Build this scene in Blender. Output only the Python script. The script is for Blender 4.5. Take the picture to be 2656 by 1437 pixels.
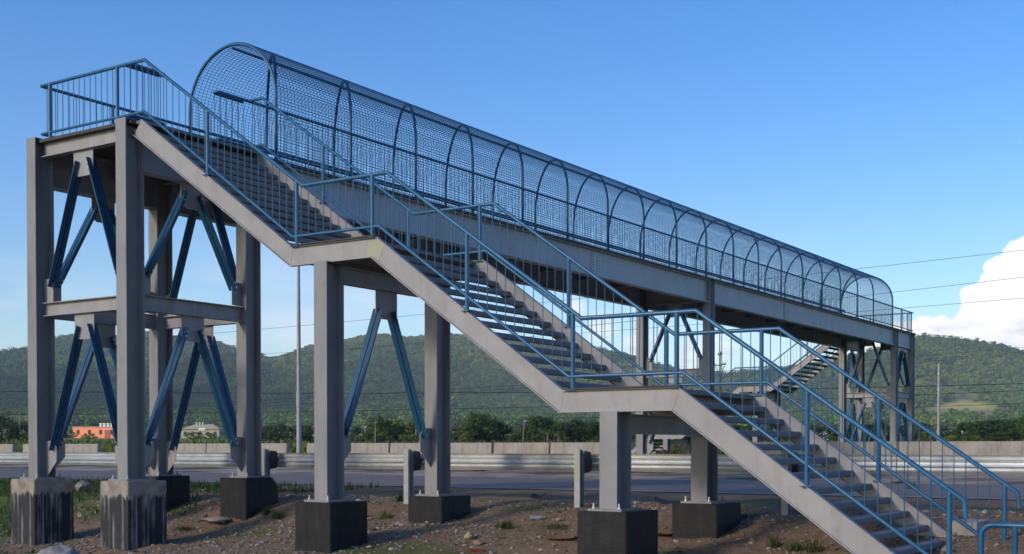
import bpy, bmesh, math, random
import numpy as np
from mathutils import Vector, Matrix, noise as mnoise
random.seed(7); RNG = np.random.default_rng(7)
R = math.radians
for o in list(bpy.data.objects): bpy.data.objects.remove(o)
S = bpy.context.scene
COL = S.collection

# ------------------------------------------------------------------ camera
CAM = Vector((17.133, -14.415, 1.301)); YAW = -0.58488; PITCH = -0.01916
F_PX, CX, CY, W_PX, H_PX = 3225.8, 1329.7, 1223.5, 2656.0, 1437.0
cd = bpy.data.cameras.new('camera'); cam = bpy.data.objects.new('camera', cd); COL.objects.link(cam)
cam.location = CAM
cam.rotation_euler = (R(90)+PITCH, 0, -YAW)
cd.sensor_width = 36.0; cd.sensor_fit = 'HORIZONTAL'; cd.lens = 36.0*F_PX/W_PX
cd.shift_x = -(CX-W_PX/2)/W_PX; cd.shift_y = (CY-H_PX/2)/W_PX
cd.clip_start = 0.2; cd.clip_end = 40000
S.camera = cam
# ------------------------------------------------------------------ sky, sun, exposure
SUN_EL, SUN_AZ = R(24), R(200)      # azimuth from +Y clockwise (towards +X)
SUN_DIR = Vector((math.sin(SUN_AZ)*math.cos(SUN_EL), math.cos(SUN_AZ)*math.cos(SUN_EL), math.sin(SUN_EL)))
wd = bpy.data.worlds.new('World'); S.world = wd; wd.use_nodes = True
wn = wd.node_tree.nodes; wl = wd.node_tree.links; wn.clear()
w_out = wn.new('ShaderNodeOutputWorld'); w_bg = wn.new('ShaderNodeBackground'); w_sky = wn.new('ShaderNodeTexSky')
w_sky.sky_type = 'NISHITA'; w_sky.sun_disc = False
w_sky.sun_elevation = SUN_EL; w_sky.sun_rotation = SUN_AZ
w_sky.altitude = 30; w_sky.air_density = 1.0; w_sky.dust_density = 0.7; w_sky.ozone_density = 2.2
w_bg.inputs['Strength'].default_value = 0.15
# thin low cloud wisps, everywhere round the horizon band
w_tc = wn.new('ShaderNodeTexCoord'); w_map = wn.new('ShaderNodeMapping'); w_map.inputs['Scale'].default_value = (1.6, 1.6, 5.0)
w_nz = wn.new('ShaderNodeTexNoise'); w_nz.inputs['Scale'].default_value = 3.1; w_nz.inputs['Detail'].default_value = 9; w_nz.inputs['Roughness'].default_value = 0.58
w_rmp = wn.new('ShaderNodeValToRGB'); w_rmp.color_ramp.elements[0].position = 0.49; w_rmp.color_ramp.elements[1].position = 0.66
w_sep = wn.new('ShaderNodeSeparateXYZ')
w_band = wn.new('ShaderNodeMapRange'); w_band.inputs[1].default_value = 0.17; w_band.inputs[2].default_value = 0.06; w_band.inputs[3].default_value = 0.0; w_band.inputs[4].default_value = 0.85
w_mul = wn.new('ShaderNodeMath'); w_mul.operation = 'MULTIPLY'
w_mix = wn.new('ShaderNodeMixRGB'); w_mix.inputs[2].default_value = (5.2, 5.1, 5.5, 1)
wl.new(w_tc.outputs['Generated'], w_map.inputs['Vector']); wl.new(w_map.outputs[0], w_nz.inputs['Vector'])
wl.new(w_nz.outputs['Fac'], w_rmp.inputs[0]); wl.new(w_tc.outputs['Generated'], w_sep.inputs[0]); wl.new(w_sep.outputs['Z'], w_band.inputs[0])
wl.new(w_rmp.outputs[0], w_mul.inputs[0]); wl.new(w_band.outputs[0], w_mul.inputs[1])
w_hs = wn.new('ShaderNodeHueSaturation'); w_hs.inputs['Saturation'].default_value = 1.40; w_hs.inputs['Hue'].default_value = .512; wl.new(w_sky.outputs[0], w_hs.inputs['Color']); wl.new(w_hs.outputs[0], w_mix.inputs[1]); wl.new(w_mul.outputs[0], w_mix.inputs[0]); 
def _n(t, **k):
    x = wn.new(t)
    for a, v in k.items(): setattr(x, a, v)
    return x
def _pix_dir(x, y):
    f = Vector((math.sin(YAW)*math.cos(PITCH), math.cos(YAW)*math.cos(PITCH), math.sin(PITCH))); r = Vector((math.cos(YAW), -math.sin(YAW), 0)); u = r.cross(f)
    return (f+r*((x-CX)/F_PX)-u*((y-CY)/F_PX)).normalized()
# billow the view direction with noise, then take the union of soft lobes: one big cumulus and its bank
c_nz = _n('ShaderNodeTexNoise'); c_nz.inputs['Scale'].default_value = 26; c_nz.inputs['Detail'].default_value = 8; c_nz.inputs['Roughness'].default_value = .62
wl.new(w_tc.outputs['Generated'], c_nz.inputs['Vector'])
c_sub = _n('ShaderNodeVectorMath', operation='SUBTRACT'); c_sub.inputs[1].default_value = (.5,.5,.5); wl.new(c_nz.outputs['Color'], c_sub.inputs[0])
c_sc = _n('ShaderNodeVectorMath', operation='SCALE'); c_sc.inputs['Scale'].default_value = .030; wl.new(c_sub.outputs[0], c_sc.inputs[0])
c_dir = _n('ShaderNodeVectorMath', operation='ADD'); wl.new(w_tc.outputs['Generated'], c_dir.inputs[0]); wl.new(c_sc.outputs[0], c_dir.inputs[1])
LOBES = [(2665,672,64),(2610,712,58),(2720,690,90),(2575,750,50),(2620,790,90),(2535,780,34),(2520,760,26),(2560,830,66),(2700,820,120),(2510,850,46),(2800,760,140),(2640,880,110),(2440,872,48),(2400,866,40),(2360,880,44),(2480,890,60),(2310,905,40),(2250,930,36),(2560,900,80),(2860,860,130),(1860,905,46),(1790,925,40),(1660,900,42),(1560,850,38),(1490,800,26),(790,905,24)]
c_last = None
for (lx, ly, lr) in LOBES:
    d = _n('ShaderNodeVectorMath', operation='DISTANCE'); d.inputs[1].default_value = tuple(_pix_dir(lx, ly)); wl.new(c_dir.outputs[0], d.inputs[0])
    k = 1.0 if lx > 2200 else .62
    mr = _n('ShaderNodeMapRange'); mr.interpolation_type = 'SMOOTHSTEP'; mr.inputs[1].default_value = lr/F_PX*(1.06 if k == 1 else 1.5); mr.inputs[2].default_value = lr/F_PX*(.90 if k == 1 else .35); mr.inputs[4].default_value = k; wl.new(d.outputs['Value'], mr.inputs[0])
    if c_last is None: c_last = mr.outputs[0]
    else:
        m_ = _n('ShaderNodeMath', operation='MAXIMUM'); wl.new(c_last, m_.inputs[0]); wl.new(mr.outputs[0], m_.inputs[1]); c_last = m_.outputs[0]
c_g = _n('ShaderNodeTexNoise'); c_g.inputs['Scale'].default_value = 17; c_g.inputs['Detail'].default_value = 6; wl.new(w_map.outputs[0], c_g.inputs['Vector'])
c_gr = _n('ShaderNodeValToRGB'); c_gr.color_ramp.elements[0].position = .36; c_gr.color_ramp.elements[1].position = .52; c_gr.color_ramp.elements[0].color = (.66,.68,.76,1); wl.new(c_g.outputs['Fac'], c_gr.inputs[0])
c_low = _n('ShaderNodeMapRange'); c_low.inputs[1].default_value = .135; c_low.inputs[2].default_value = .085; wl.new(w_sep.outputs['Z'], c_low.inputs[0])
c_sh = _n('ShaderNodeMixRGB'); c_sh.inputs[1].default_value = (1,1,1,1); wl.new(c_low.outputs[0], c_sh.inputs[0]); wl.new(c_gr.outputs[0], c_sh.inputs[2])
c_col = _n('ShaderNodeMixRGB', blend_type='MULTIPLY'); c_col.inputs[0].default_value = 1; c_col.inputs[1].default_value = (6.6,6.5,6.4,1); wl.new(c_sh.outputs[0], c_col.inputs[2])
c_mix = _n('ShaderNodeMixRGB'); wl.new(c_last, c_mix.inputs[0]); wl.new(w_mix.outputs[0], c_mix.inputs[1]); wl.new(c_col.outputs[0], c_mix.inputs[2])
wl.new(c_mix.outputs[0], w_bg.inputs['Color']); wl.new(w_bg.outputs[0], w_out.inputs[0])
sl = bpy.data.lights.new('sun', 'SUN'); sl.energy = 3.6; sl.angle = R(9); sl.color = (1.0, 0.90, 0.76)
so = bpy.data.objects.new('sun', sl); COL.objects.link(so); so.rotation_euler = SUN_DIR.to_track_quat('Z', 'Y').to_euler(); so.location = SUN_DIR*200
S.view_settings.view_transform = 'Standard'; S.view_settings.look = 'None'; S.view_settings.gamma = 1.0
S.view_settings.exposure = 0.42; S.view_settings.use_curve_mapping = False
S.render.engine = 'CYCLES'
S.cycles.transparent_max_bounces = 12; S.cycles.max_bounces = 6; S.cycles.volume_bounces = 0

# ------------------------------------------------------------------ helpers
def ray(x, y):                     # photograph pixel -> direction
    f = Vector((math.sin(YAW)*math.cos(PITCH), math.cos(YAW)*math.cos(PITCH), math.sin(PITCH)))
    r = Vector((math.cos(YAW), -math.sin(YAW), 0)); u = r.cross(f)
    return f + r*((x-CX)/F_PX) - u*((y-CY)/F_PX)
def at_depth(x, y, d): return CAM + ray(x, y)*d
def at_Y(x, y, Y):
    d = ray(x, y); return CAM + d*((Y-CAM.y)/d.y)
def at_Z(x, y, Z):
    d = ray(x, y); return CAM + d*((Z-CAM.z)/d.z)

GY = ([-400,-60,-14,-6,-1.0,0.6,2.4,3.4,4.4,7.5,8.6,17,22,26,40,60], [-.45,-.45,-.42,-.47,-.40,-.25,0.0,.24,.36,.40,.40,.42,.5,.62,.66,.66])
GX = ([-30,-6,0,1.5,4.2,7,9.3,14,30], [-.05,-.15,-.14,-.05,.1,.03,-.03,-.06,0])
def gz(x, y):
    x = np.asarray(x, float); y = np.asarray(y, float)
    b = np.interp(y, *GY)
    win = np.clip((3.0-y)/1.5, 0, 1)*np.clip((y+12)/8, 0, 1)
    rr = np.hypot(x-17, y+14)
    return b + np.interp(x, *GX)*win + np.maximum(0, rr-75)*0.0098
def g(x, y): return float(gz(x, y))

MESHES = {}
class MB:
    def __init__(s): s.v = []; s.f = []
    def add(s, vs, fs):
        n = len(s.v); s.v += [tuple(p) for p in vs]; s.f += [tuple(i+n for i in f) for f in fs]; return s
    def box(s, x0, x1, y0, y1, z0, z1):
        vs = [(x0,y0,z0),(x1,y0,z0),(x1,y1,z0),(x0,y1,z0),(x0,y0,z1),(x1,y0,z1),(x1,y1,z1),(x0,y1,z1)]
        return s.add(vs, [(3,2,1,0),(4,5,6,7),(0,1,5,4),(1,2,6,5),(2,3,7,6),(3,0,4,7)])
    def obox(s, a, b, w, h, up=(0,0,1), off=(0,0)):   # oriented bar a->b, width w (side), height h (up); offset in (side, up)
        a = Vector(a); b = Vector(b); d = (b-a).normalized(); up = Vector(up); sd = d.cross(up).normalized(); u = sd.cross(d)
        vs = []
        for p in (a, b):
            for i, j in ((-1,-1),(1,-1),(1,1),(-1,1)):
                vs.append(p + sd*(off[0]+i*w/2) + u*(off[1]+j*h/2))
        return s.add(vs, [(3,2,1,0),(4,5,6,7),(0,1,5,4),(1,2,6,5),(2,3,7,6),(3,0,4,7)])
    def prism(s, poly, axis, t0, t1):   # polygon in the plane normal to axis ('x','y','z')
        def P(q, t):
            if axis == 'y': return (q[0], t, q[1])
            if axis == 'x': return (t, q[0], q[1])
            return (q[0], q[1], t)
        n = len(poly); vs = [P(q, t0) for q in poly]+[P(q, t1) for q in poly]
        fs = [tuple(range(n)), tuple(range(2*n-1, n-1, -1))]+[(i, i+n, (i+1) % n+n, (i+1) % n) for i in range(n)]
        return s.add(vs, fs)
    def tube(s, pts, r, n=10, closed=False, caps=True):
        pts = [Vector(p) for p in pts]; m = len(pts); rs = r if isinstance(r, (list, tuple)) else [r]*m
        ring = []; prev = None
        for i in range(m):
            if closed: d = (pts[(i+1) % m]-pts[i-1]).normalized(); t1 = (pts[i]-pts[i-1]).normalized()
            elif i == 0: d = (pts[1]-pts[0]).normalized(); t1 = d
            elif i == m-1: d = (pts[-1]-pts[-2]).normalized(); t1 = d
            else:
                t1 = (pts[i]-pts[i-1]).normalized(); t2 = (pts[i+1]-pts[i]).normalized(); d = (t1+t2).normalized()
            k = 1/max(0.35, d.dot(t1))
            if prev is None:
                a = Vector((0,0,1)) if abs(d.z) < .9 else Vector((1,0,0)); nx = (a-d*a.dot(d)).normalized()
            else: nx = (prev-d*prev.dot(d)).normalized()
            prev = nx; ny = d.cross(nx)
            bend = (t1-d*t1.dot(d))
            bl = bend.length
            base = len(s.v)
            for j in range(n):
                q = 2*math.pi*j/n; o = nx*math.cos(q)*rs[i]+ny*math.sin(q)*rs[i]
                if bl > 1e-4:
                    bd = bend/bl; o += bd*o.dot(bd)*(k-1)
                s.v.append(tuple(pts[i]+o))
            ring.append(base)
        cnt = m if closed else m-1
        for i in range(cnt):
            a = ring[i]; b = ring[(i+1) % m]
            for j in range(n): s.f.append((a+j, a+(j+1) % n, b+(j+1) % n, b+j))
        if caps and not closed:
            s.f.append(tuple(ring[0]+j for j in range(n))[::-1]); s.f.append(tuple(ring[-1]+j for j in range(n)))
        return s
    def mesh(s, name, mat, smooth=False):
        me = bpy.data.meshes.new(name); me.from_pydata(s.v, [], s.f)
        bm = bmesh.new(); bm.from_mesh(me); bmesh.ops.recalc_face_normals(bm, faces=bm.faces); bm.to_mesh(me); bm.free()
        if mat: me.materials.append(mat)
        if smooth:
            me.polygons.foreach_set('use_smooth', [True]*len(me.polygons))
        return me
def obj(name, me, parent=None, loc=(0,0,0), rz=0, **props):
    o = bpy.data.objects.new(name, me); COL.objects.link(o); o.location = loc; o.rotation_euler = (0,0,rz)
    if parent: o.parent = parent
    for k, v in props.items(): o[k] = v
    return o
def part(name, mb, mat, parent, smooth=False, loc=(0,0,0), **props):
    m = mb.mesh(name, mat, smooth)
    if smooth == 'auto' or smooth:
        try: m.set_sharp_from_angle(angle=R(35))
        except Exception: pass
    return obj(name, m, parent, loc, **props)
def empty(name, label, cat, loc=(0,0,0), rz=0, group=None):
    o = bpy.data.objects.new(name, None); COL.objects.link(o); o.location = loc; o.rotation_euler = (0,0,rz)
    o['label'] = label; o['category'] = cat
    if group: o['group'] = group
    return o
def tag(o, label, cat, group=None):
    o['label'] = label; o['category'] = cat
    if group: o['group'] = group
    return o

# ------------------------------------------------------------------ materials
def mat(name, col, rough=.6, metal=0., var=.15, scale=3., bump=0., bscale=40., dirt=None, dirt_amt=.4, dirt_scale=(3,3,.5), spec=.5, coords='Object'):
    m = bpy.data.materials.new(name); m.use_nodes = True; n = m.node_tree.nodes; l = m.node_tree.links
    b = n['Principled BSDF']; b.inputs['Roughness'].default_value = rough; b.inputs['Metallic'].default_value = metal
    b.inputs['Specular IOR Level'].default_value = spec
    tc = n.new('ShaderNodeTexCoord'); geo = n.new('ShaderNodeNewGeometry')
    src = geo.outputs['Position'] if coords == 'World' else tc.outputs['Object']
    nz = n.new('ShaderNodeTexNoise'); nz.inputs['Scale'].default_value = scale; nz.inputs['Detail'].default_value = 8; nz.inputs['Roughness'].default_value = .62
    l.new(src, nz.inputs['Vector'])
    rp = n.new('ShaderNodeValToRGB'); c0 = [max(0, c*(1-var)) for c in col]; c1 = [min(1, c*(1+var)) for c in col]
    rp.color_ramp.elements[0].position = .3; rp.color_ramp.elements[1].position = .7
    rp.color_ramp.elements[0].color = (*c0, 1); rp.color_ramp.elements[1].color = (*c1, 1)
    l.new(nz.outputs['Fac'], rp.inputs[0]); last = rp.outputs[0]
    if dirt:
        mp = n.new('ShaderNodeMapping'); mp.inputs['Scale'].default_value = dirt_scale; l.new(src, mp.inputs['Vector'])
        n2 = n.new('ShaderNodeTexNoise'); n2.inputs['Scale'].default_value = 2.0; n2.inputs['Detail'].default_value = 10; n2.inputs['Roughness'].default_value = .68; l.new(mp.outputs[0], n2.inputs['Vector'])
        r2 = n.new('ShaderNodeValToRGB'); r2.color_ramp.elements[0].position = .5; r2.color_ramp.elements[1].position = .8
        r2.color_ramp.elements[1].color = (dirt_amt,)*3+(1,)
        l.new(n2.outputs['Fac'], r2.inputs[0])
        mx = n.new('ShaderNodeMixRGB'); mx.inputs[2].default_value = (*dirt, 1); l.new(r2.outputs[0], mx.inputs[0]); l.new(last, mx.inputs[1]); last = mx.outputs[0]
    l.new(last, b.inputs['Base Color'])
    if bump:
        n3 = n.new('ShaderNodeTexNoise'); n3.inputs['Scale'].default_value = bscale; n3.inputs['Detail'].default_value = 6; l.new(src, n3.inputs['Vector'])
        bp = n.new('ShaderNodeBump'); bp.inputs['Strength'].default_value = bump; bp.inputs['Distance'].default_value = .02; l.new(n3.outputs['Fac'], bp.inputs['Height']); l.new(bp.outputs[0], b.inputs['Normal'])
    return m
M = {}
M['paint'] = mat('grey_beige_paint', (.318,.300,.290), .55, var=.12, scale=1.7, bump=.1, bscale=30, dirt=(.17,.14,.12), dirt_amt=.7, dirt_scale=(1.6,1.6,.5))
M['paint_col'] = mat('grey_column_paint', (.242,.236,.232), .55, var=.11, scale=1.5, bump=.1, bscale=30, dirt=(.13,.115,.10), dirt_amt=.7, dirt_scale=(3.5,3.5,.28))
M['paint_old'] = mat('primer_paint', (.36,.35,.25), .6, var=.08)
M['girder'] = mat('grey_girder_paint', (.34,.35,.36), .5, var=.08, scale=.8, bump=.06, dirt=(.16,.14,.12), dirt_amt=.5, dirt_scale=(.6,.6,.25))
M['mesh'] = mat('mesh_wire', (.012,.065,.14), .45)
M['blue'] = mat('blue_paint', (.016,.108,.215), .36, var=.16, scale=4, bump=.03, dirt=(.10,.16,.20), dirt_amt=.35, dirt_scale=(2,2,1))
M['tread'] = mat('tread_concrete', (.185,.178,.18), .85, var=.18, scale=6, bump=.35, bscale=60, dirt=(.12,.11,.1), dirt_amt=.4)
M['decking'] = mat('dark_deck_plate', (.06,.055,.055), .8, var=.2)
M['brace'] = mat('dark_blue_paint', (.012,.075,.15), .42, var=.12, scale=4)
M['bolt'] = mat('galvanised_bolt', (.55,.55,.55), .4, .8)
M['bitumen'] = mat('bitumen_coat', (.014,.013,.014), .6, var=.35, scale=5, bump=.3, bscale=35, dirt=(.05,.048,.046), dirt_amt=.5, dirt_scale=(5,5,.6), spec=.25)
M['concrete'] = mat('concrete', (.36,.315,.26), .9, var=.16, scale=2.2, bump=.4, bscale=50, dirt=(.10,.085,.07), dirt_amt=.75, dirt_scale=(3,3,.3))
M['concrete2'] = mat('pale_concrete', (.40,.35,.31), .9, var=.12, scale=2.2, bump=.4, bscale=50, dirt=(.17,.13,.09), dirt_amt=.7, dirt_scale=(2,2,.6))
M['galv'] = mat('galvanised_steel', (.60,.61,.60), .36, .55, var=.14, scale=3, dirt=(.30,.29,.27), dirt_amt=.4, dirt_scale=(.5,3,3))
M['galvpost'] = mat('dull_galvanised_post', (.33,.34,.33), .55, .3, var=.15, scale=5, dirt=(.2,.18,.15), dirt_amt=.5, dirt_scale=(4,4,1))
M['galvpole'] = mat('weathered_pole', (.36,.35,.33), .6, .3, var=.15, dirt=(.14,.13,.11), dirt_amt=.6, dirt_scale=(4,4,.4))
M['black'] = mat('black_rubber', (.018,.018,.02), .6, var=.3)
M['asphalt'] = mat('asphalt', (.215,.185,.168), .95, var=.12, scale=.6, bump=.5, bscale=60, dirt=(.17,.155,.14), dirt_amt=.5, dirt_scale=(.05,.6,1), coords='World', spec=.12)
M['line'] = mat('road_paint', (.62,.60,.55), .8, var=.2, scale=5, dirt=(.2,.19,.18), dirt_amt=.7, dirt_scale=(2,2,2))
M['rock'] = mat('rock', (.24,.23,.22), .9, var=.35, scale=4, bump=.8, bscale=14, dirt=(.5,.46,.4), dirt_amt=.4, dirt_scale=(2,2,2))
M['rock_pale'] = mat('pale_rock', (.34,.28,.19), .9, var=.25, scale=8, bump=.6, bscale=25)
M['rust'] = mat('rusted_sheet', (.16,.065,.03), .9, var=.4, scale=9, bump=.4)
M['plastic'] = mat('clear_plastic', (.2,.23,.25), .25, var=.2, scale=20)
M['red'] = mat('red_tape', (.15,.028,.026), .7, var=.4, scale=20)
M['wire'] = mat('cable', (.03,.03,.03), .6)
M['bark'] = mat('bark', (.12,.09,.065), .9, var=.3, scale=10, bump=.6)

def leaf_mat(name, c, var=.5):
    m = bpy.data.materials.new(name); m.use_nodes = True; n = m.node_tree.nodes; l = m.node_tree.links
    b = n['Principled BSDF']; b.inputs['Roughness'].default_value = .6; b.inputs['Specular IOR Level'].default_value = .25
    geo = n.new('ShaderNodeNewGeometry'); oi = n.new('ShaderNodeObjectInfo'); ad = n.new('ShaderNodeMath'); ad.operation = 'ADD'
    sc = n.new('ShaderNodeMath'); sc.operation = 'MULTIPLY'; sc.inputs[1].default_value = .6; l.new(oi.outputs['Random'], sc.inputs[0])
    s2 = n.new('ShaderNodeMath'); s2.operation = 'MULTIPLY'; s2.inputs[1].default_value = .5; l.new(geo.outputs['Random Per Island'], s2.inputs[0])
    l.new(sc.outputs[0], ad.inputs[0]); l.new(s2.outputs[0], ad.inputs[1])
    rp = n.new('ShaderNodeValToRGB'); e = rp.color_ramp.elements
    e[0].color = (c[0]*(1-var), c[1]*(1-var), c[2]*(1-var), 1); e[1].color = (c[0]*(1+var)*1.25, c[1]*(1+var), c[2]*(1+var)*.8, 1)
    l.new(ad.outputs[0], rp.inputs[0]); l.new(rp.outputs[0], b.inputs['Base Color'])
    tr = n.new('ShaderNodeBsdfTranslucent'); l.new(rp.outputs[0], tr.inputs['Color']); mx = n.new('ShaderNodeMixShader'); mx.inputs[0].default_value = .3
    l.new(b.outputs[0], mx.inputs[1]); l.new(tr.outputs[0], mx.inputs[2]); l.new(mx.outputs[0], n['Material Output'].inputs['Surface'])
    return m
M['leaf'] = leaf_mat('leaves', (.055,.105,.024)); M['leaf2'] = leaf_mat('leaves_light', (.095,.15,.032)); M['leaf3'] = leaf_mat('leaves_dark', (.036,.076,.022))
M['grass'] = leaf_mat('grass', (.075,.12,.025)); M['drygrass'] = leaf_mat('dry_grass', (.095,.088,.04), .3); M['weed'] = leaf_mat('weeds', (.045,.09,.025))

# pier with washed-out cement cap and drips
def pier_mat():
    m = bpy.data.materials.new('stained_pier'); m.use_nodes = True; n = m.node_tree.nodes; l = m.node_tree.links; b = n['Principled BSDF']; b.inputs['Roughness'].default_value = .75
    tc = n.new('ShaderNodeTexCoord'); sp = n.new('ShaderNodeSeparateXYZ'); l.new(tc.outputs['Object'], sp.inputs[0])
    def noise(sc, vec, det=4):
        mp = n.new('ShaderNodeMapping'); mp.inputs['Scale'].default_value = vec; l.new(tc.outputs['Object'], mp.inputs[0])
        z = n.new('ShaderNodeTexNoise'); z.inputs['Scale'].default_value = sc; z.inputs['Detail'].default_value = det; l.new(mp.outputs[0], z.inputs['Vector']); return z.outputs['Fac']
    # cap lower limit: z > -0.12 - drips   (object origin at the top of the pier)
    def math(op, *ins):
        x = n.new('ShaderNodeMath'); x.operation = op
        for i, v in enumerate(ins):
            if isinstance(v, (int, float)): x.inputs[i].default_value = v
            else: l.new(v, x.inputs[i])
        return x.outputs[0]
    # lower limit of the bare cap: wavy, with a few long runs of cement
    run = math('POWER', noise(8.5, (1,1,.02), 3), 5.0); lim = math('SUBTRACT', -.09, math('ADD', math('MULTIPLY', noise(3.2, (1,1,.3), 5), .22), math('MULTIPLY', run, 1.9)))
    gt = math('SUBTRACT', sp.outputs['Z'], lim)
    st = n.new('ShaderNodeMapRange'); st.inputs[1].default_value = -.03; st.inputs[2].default_value = .02; l.new(gt, st.inputs[0])
    d2 = noise(15, (1,1,.01), 3); s2 = n.new('ShaderNodeValToRGB'); s2.color_ramp.elements[0].position = .57; s2.color_ramp.elements[1].position = .72; s2.color_ramp.elements[1].color = (.8,.8,.8,1); l.new(math('MULTIPLY', d2, math('ADD', noise(4, (1,1,.35), 4), .55)), s2.inputs[0])
    m1 = n.new('ShaderNodeMixRGB'); m1.inputs[1].default_value = (.02,.02,.021,1); m1.inputs[2].default_value = (.30,.29,.265,1); l.new(s2.outputs[0], m1.inputs[0])
    cn = noise(5, (1,1,1), 8); cr = n.new('ShaderNodeValToRGB'); cr.color_ramp.elements[0].color = (.22,.175,.135,1); cr.color_ramp.elements[1].color = (.36,.31,.26,1); cr.color_ramp.elements[0].position = .35; cr.color_ramp.elements[1].position = .65; l.new(cn, cr.inputs[0])
    m2 = n.new('ShaderNodeMixRGB'); l.new(st.outputs[0], m2.inputs[0]); l.new(m1.outputs[0], m2.inputs[1]); l.new(cr.outputs[0], m2.inputs[2]); l.new(m2.outputs[0], b.inputs['Base Color'])
    bp = n.new('ShaderNodeBump'); bp.inputs['Strength'].default_value = .4; bp.inputs['Distance'].default_value = .02; l.new(noise(30,(1,1,1),6), bp.inputs['Height']); l.new(bp.outputs[0], b.inputs['Normal'])
    return m
M['pier'] = pier_mat()

def ground_mat():
    m = bpy.data.materials.new('ground_soil'); m.use_nodes = True; n = m.node_tree.nodes; l = m.node_tree.links; b = n['Principled BSDF']; b.inputs['Roughness'].default_value = .95; b.inputs['Specular IOR Level'].default_value = .2
    geo = n.new('ShaderNodeNewGeometry'); P = geo.outputs['Position']
    def noise(sc, det=8, rough=.6):
        z = n.new('ShaderNodeTexNoise'); z.inputs['Scale'].default_value = sc; z.inputs['Detail'].default_value = det; z.inputs['Roughness'].default_value = rough; l.new(P, z.inputs['Vector']); return z.outputs['Fac']
    def ramp(f, a, bb, c0, c1):
        r = n.new('ShaderNodeValToRGB'); r.color_ramp.elements[0].position = a; r.color_ramp.elements[1].position = bb; r.color_ramp.elements[0].color = (*c0,1); r.color_ramp.elements[1].color = (*c1,1); l.new(f, r.inputs[0]); return r.outputs[0]
    def mix(f, a, bb, mode='MIX'):
        x = n.new('ShaderNodeMixRGB'); x.blend_type = mode
        if isinstance(f, float): x.inputs[0].default_value = f
        else: l.new(f, x.inputs[0])
        l.new(a, x.inputs[1]); l.new(bb, x.inputs[2]); return x.outputs[0]
    soil = ramp(noise(.45), .35, .65, (.185,.102,.05), (.30,.195,.105))
    grav = ramp(noise(9, 10, .75), .36, .66, (.085,.053,.029), (.35,.25,.152))
    c = mix(.55, soil, grav)
    vo = n.new('ShaderNodeTexVoronoi'); vo.inputs['Scale'].default_value = 26; l.new(P, vo.inputs['Vector'])
    speck = ramp(vo.outputs['Distance'], .10, .32, (1,1,1), (0,0,0)); sc2 = mix(.45, c, vo.outputs['Color']); 
    hs = n.new('ShaderNodeHueSaturation'); hs.inputs['Saturation'].default_value = .4; hs.inputs['Value'].default_value = .7; l.new(sc2, hs.inputs['Color'])
    c = mix(speck, c, hs.outputs[0])
    at = n.new('ShaderNodeAttribute'); at.attribute_name = 'veg'
    gcol = ramp(noise(.6, 8, .7), .35, .65, (.05,.085,.018), (.12,.155,.035))
    c = mix(at.outputs['Fac'], c, gcol)
    at2 = n.new('ShaderNodeAttribute'); at2.attribute_name = 'sand'
    scol = ramp(noise(.35, 6, .6), .42, .58, (.13,.085,.055), (.42,.325,.23)); c = mix(at2.outputs['Fac'], c, scol)
    l.new(c, b.inputs['Base Color'])
    bp = n.new('ShaderNodeBump'); bp.inputs['Strength'].default_value = .9; bp.inputs['Distance'].default_value = .03; l.new(noise(14, 10, .75), bp.inputs['Height']); l.new(bp.outputs[0], b.inputs['Normal'])
    return m
M['ground'] = ground_mat()

# ------------------------------------------------------------------ ground
def lines(dense0, dense1, step, lo, hi, k=1.28):
    a = list(np.arange(dense0, dense1+1e-6, step)); s = step
    while a[-1] < hi: s *= k; a.append(a[-1]+s)
    s = step; b = []
    x = dense0
    while x > lo: s *= k; x -= s; b.append(x)
    return np.array(b[::-1]+a)
gxs = lines(-9, 16, .14, -5200, 5200); gys = np.unique(np.concatenate([lines(-6, 6.5, .14, -2000, 5200), [7.5,8.1,8.6,16.4,17,22,26,27.5,36.5,40,60]]))
def vnoise(x, y, s, seed):        # smooth value noise
    x = x/s; y = y/s; xi = np.floor(x).astype(int); yi = np.floor(y).astype(int); fx = x-xi; fy = y-yi
    fx = fx*fx*(3-2*fx); fy = fy*fy*(3-2*fy)
    def h(i, j):
        n = (i*374761393 + j*668265263 + seed*982451653) & 0x7fffffff; n = (n ^ (n >> 13))*1274126177 & 0x7fffffff
        return ((n ^ (n >> 16)) & 0xffff)/65535.0
    return (h(xi,yi)*(1-fx)+h(xi+1,yi)*fx)*(1-fy)+(h(xi,yi+1)*(1-fx)+h(xi+1,yi+1)*fx)*fy
GXX, GYY = np.meshgrid(gxs, gys)
def gfull(x, y):
    z = gz(x, y); x = np.asarray(x, float); y = np.asarray(y, float)
    nearw = np.clip((7.8-y)/1.0, 0, 1)*np.clip((30-np.abs(x))/8, 0, 1)*np.clip((y+20)/6, 0, 1)
    return z + nearw*((vnoise(x,y,1.6,1)-.5)*.10+(vnoise(x,y,.5,2)-.5)*.05+(vnoise(x,y,.22,3)-.5)*.025)
def gg(x, y): return float(gfull(x, y))
GZ = gfull(GXX, GYY)
nx, ny = len(gxs), len(gys)
me = bpy.data.meshes.new('ground')
vv = np.stack([GXX, GYY, GZ], -1).reshape(-1, 3)
I = np.arange(nx*ny).reshape(ny, nx)
ff = np.stack([I[:-1,:-1], I[:-1,1:], I[1:,1:], I[1:,:-1]], -1).reshape(-1, 4)
me.from_pydata(vv.tolist(), [], ff.tolist()); me.materials.append(M['ground']); me.polygons.foreach_set('use_smooth', [True]*len(me.polygons))
yy = vv[:,1]; xx = vv[:,0]
veg = np.clip((yy-27)/6, 0, 1)
veg = np.maximum(veg, np.clip((-3.2-xx)/1.2+(vnoise(xx,yy,.9,5)-.5)*3, 0, 1)*np.clip((8-yy)/.5,0,1)*(yy > -12))
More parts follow.
